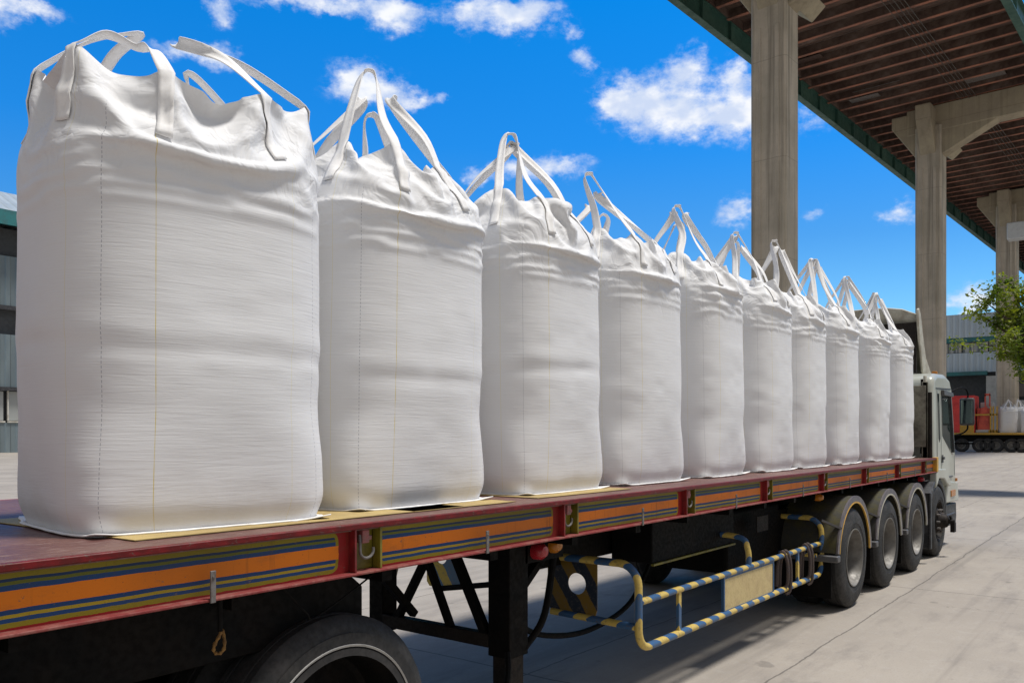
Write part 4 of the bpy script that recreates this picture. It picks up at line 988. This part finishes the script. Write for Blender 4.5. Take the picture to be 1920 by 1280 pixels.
t = .0608; FX = 107.
wr = thing('factory_building', 'blue grey clad factory building with teal trims behind the far truck', 'factory', (FX, 0, 0))
MB().box(FX + .5, FX + 30, -30, 21, 0, 15.30).build('wall', 'dark', wr)
MB().box(FX, FX + .49, -30, 21, 12.74, 15.42).box(FX, FX + .49, -30, 21, 8.73, 10.98).build('cladding', 'cladR', wr)
MB().box(FX + .05, FX + .48, -30, 21, 12.20, 12.71).box(FX - .8, FX - .01, 14.9, 21, 8.37, 8.79).build('trim', 'teal', wr)
for i in range(12):
    y_ = 20.1 - i * 2.65
    wo_ = MB().box(FX + .2, FX + .3, y_ - 2.3, y_, 11.04, 12.14).build('window', 'fwin', wr)
    MB().box(FX + .1, FX + .19, y_ - 2.55, y_ - 2.3, 11.04, 12.14).box(FX + .1, FX + .19, y_ - 1.1, y_ - 1.0, 11.04, 12.14).build('window_frame', 'whitepole', wo_)
MB().box(FX - .4, FX + .48, 12.8, 15.0, 0, 8.24).box(FX - .2, FX + .48, -30, 12.75, 0, 5.45).box(FX + .1, FX + .48, 15.4, 21, 0, 4.35).build('ground_floor_wall', 'wallwhite', wr)
MB().box(FX + .2, FX + .3, 7.2, 12.6, 5.87, 7.27).build('shutter', 'galv', wr)

# ================================================================== FAR TRUCK AND ITS CARGO
BX = 90.
bt = thing('far_flatbed', 'distant yellow edged flatbed truck parked across the yard behind the cab mirror', 'truck', (BX, 12, 0))
yl, yr_ = 15.837, 7.697
MB().box(BX, BX + 3.0, yr_, yl, 1.66, 1.85).build('deck', 'yellow', bt, bevel=.02)
MB().box(BX + .4, BX + 2.6, yr_, yl, 1.0, 1.655).box(BX + .1, BX + .3, 13.681, 15.604, .75, .9).build('chassis', 'black', bt)
for y_ in (14.773, 13.231, 12.607, 11.857, 10.597, 9.828, 8.316):
    r = .66
    b_ = MB(); n = 28
    def lx(prof, cx, cy, cz):
        m_ = len(prof); vs = [(cx + o_, cy + rr * math.cos(2 * math.pi * k / n), cz + rr * math.sin(2 * math.pi * k / n)) for k in range(n) for rr, o_ in prof]
        return vs, [(k * m_ + i, k * m_ + i + 1, ((k + 1) % n) * m_ + i + 1, ((k + 1) % n) * m_ + i) for k in range(n) for i in range(m_ - 1)]
    v_, f_ = lx([(.36, .02), (.42, 0), (.60, 0), (.66, .06), (.66, .35), (.4, .4)], BX + .15, y_, r)
    ty = MB().add(v_, f_).build('tyre', 'rubber', bt)
    v_, f_ = lx([(.37, .03), (.30, .06), (.25, .2), (.12, .2), (.1, .1), (0, .1)], BX + .15, y_, r)
    MB().add(v_, f_).build('rim', 'rim', ty)
rc = thing('red_container', 'tall red container standing on the left end of the far flatbed', 'container', (BX + 1, 14.865, 1.86))
MB().box(BX + .2, BX + 2.8, 13.681, 15.837, 1.86, 5.44).build('container_body', 'redbox', rc, bevel=.04)
MB().box(BX + .15, BX + .19, 13.704, 14.911, 1.86, 2.62).build('yellow_skirt', 'yellow', rc)
mc = thing('red_machine', 'red and yellow framed machine wrapped on the far flatbed between container and white bags', 'machine', (BX + 1, 12.829, 1.86))
MB().box(BX + .8, BX + 2.3, 12.518, 13.546, 1.9, 4.21).prism([(12.341, 1.9), (13.501, 1.9), (13.231, 4.2), (12.696, 4.4)], 0, BX + .7, BX + .78).build('machine_body', 'orangered', mc, bevel=.1)
fm = MB()
for y_ in (12.341, 12.121, 11.813): fm.box(BX + .4, BX + .5, y_ - .06, y_ + .06, 1.86, 4.37)
fm.box(BX + .4, BX + .5, 11.769, 13.681, 3.49, 3.65).box(BX + .4, BX + .5, 11.769, 12.518, 1.86, 2.11)
fm.build('yellow_frame', 'yellow', mc)
MB().box(BX + .9, BX + 1., 12.807, 12.918, 4.37, 5.54).box(BX + .9, BX + 1., 12.430, 12.540, 4.37, 5.54).box(BX + .9, BX + 1., 12.430, 12.918, 5.39, 5.60).build('handle_frame', 'orangered', mc)
MB().box(BX + .5, BX + 2.5, 11.769, 13.636, 1.86, 2.15).build('pallet_wrap', 'wallwhite', mc, bevel=.06)
MB().box(BX + 1.2, BX + 2.4, 12.253, 13.321, 4.06, 4.78).build('pale_wrap', 'wallwhite', mc, bevel=.06)
for yb_, s_, sx_, lab, src in ((10.986, 1.62, 1.7, 'white bulk bag with raised loops on the far flatbed, beside the yellow frame', 2), (10.169, 1.60, 1.3, 'white bulk bag on the far flatbed, second from the yellow frame', 4), (9.278, 1.55, 1.5, 'white bulk bag on the far flatbed cut by the right picture edge', 1)):
    c = copy_tree(broots[src]); c.location = (BX + 1.4 + (.5 if sx_ == 1.3 else 0), yb_, 1.86); c.scale = (sx_ * .9, sx_, s_ * .86); c.rotation_euler = (0, 0, R(-90))
    c['label'] = lab; c['group'] = 'white bags on the far flatbed'

# ================================================================== TREE
def tree(name, label, base, height, crown_c, crown_r, nleaf, seed, leaf=.085):
    rnd = random.Random(seed); root = thing(name, label, 'tree', base)
    cc = Vector(crown_c); b_ = MB(); tips = []
    trunk_top = Vector((base[0] + (cc.x - base[0]) * .4, base[1] + (cc.y - base[1]) * .4, cc.z - crown_r[2] * .7))
    tp = spline([base, (base[0] + .1, base[1], trunk_top.z * .5), trunk_top], 6)
    b_.tube(tp, [.17 - .07 * i / (len(tp) - 1) for i in range(len(tp))], 10)
    for k in range(26):
        th = rnd.uniform(0, 2 * math.pi); ph = math.acos(rnd.uniform(-.75, .95)); rr = rnd.uniform(.55, .98)
        e = cc + Vector((crown_r[0] * math.sin(ph) * math.cos(th), crown_r[1] * math.sin(ph) * math.sin(th), crown_r[2] * math.cos(ph))) * rr
        st_ = tp[rnd.randint(len(tp) - 4, len(tp) - 1)]; md = st_.lerp(e, .5) + Vector((rnd.uniform(-.25, .25), rnd.uniform(-.25, .25), rnd.uniform(.05, .4)))
        pth = spline([st_, md, e], 5); b_.tube(pth, [.06 - .052 * i / (len(pth) - 1) for i in range(len(pth))], 6)
        for q in range(4, len(pth)): tips.append(pth[q])
        for w_ in range(4):
            s0 = pth[rnd.randint(4, len(pth) - 1)]; e2 = s0 + Vector((rnd.gauss(0, .42), rnd.gauss(0, .42), rnd.gauss(-.08, .34)))
            b_.tube([s0, s0.lerp(e2, .5) + Vector((0, 0, .06)), e2], [.016, .011, .005], 5); tips += [s0.lerp(e2, .4), s0.lerp(e2, .7), e2, e2]
    b_.build('trunk', 'bark', root)
    lf = MB(); vs = []; fs = []
    for i in range(nleaf):
        c_ = rnd.choice(tips) + Vector((rnd.gauss(0, .13), rnd.gauss(0, .13), rnd.gauss(-.02, .12)))
        a_ = Vector((rnd.gauss(0, 1), rnd.gauss(0, 1), rnd.gauss(-.3, .6))).normalized(); u_ = a_.cross(Vector((rnd.gauss(0, .5), rnd.gauss(0, .5), 1))).normalized()
        s_ = leaf * rnd.uniform(.6, 1.35); w_ = u_ * s_ * .30; n_ = a_.cross(u_) * s_ * .10
        o_ = len(vs); vs += [c_, c_ + a_ * s_ * .5 + w_ + n_, c_ + a_ * s_, c_ + a_ * s_ * .5 - w_ + n_]; fs += [(o_, o_ + 1, o_ + 2, o_ + 3)]
    lf.add(vs, fs); lf.build('crown', 'leaf', root, smooth=False)
    return root
tree('leafy_tree', 'leafy green tree at the right edge, branches hanging in front of the third pier', (29.4, 2.0, 0), 7, (29.2, 2.95, 5.2), (1.85, 1.95, 2.1), 15000, 5, .13)
tree('background_tree', 'dark green tree beyond the third pier at the right edge', (99., 7.2, 0), 7, (99, 7.4, 7.), (3.4, 3.0, 5.0), 9000, 9, .3)
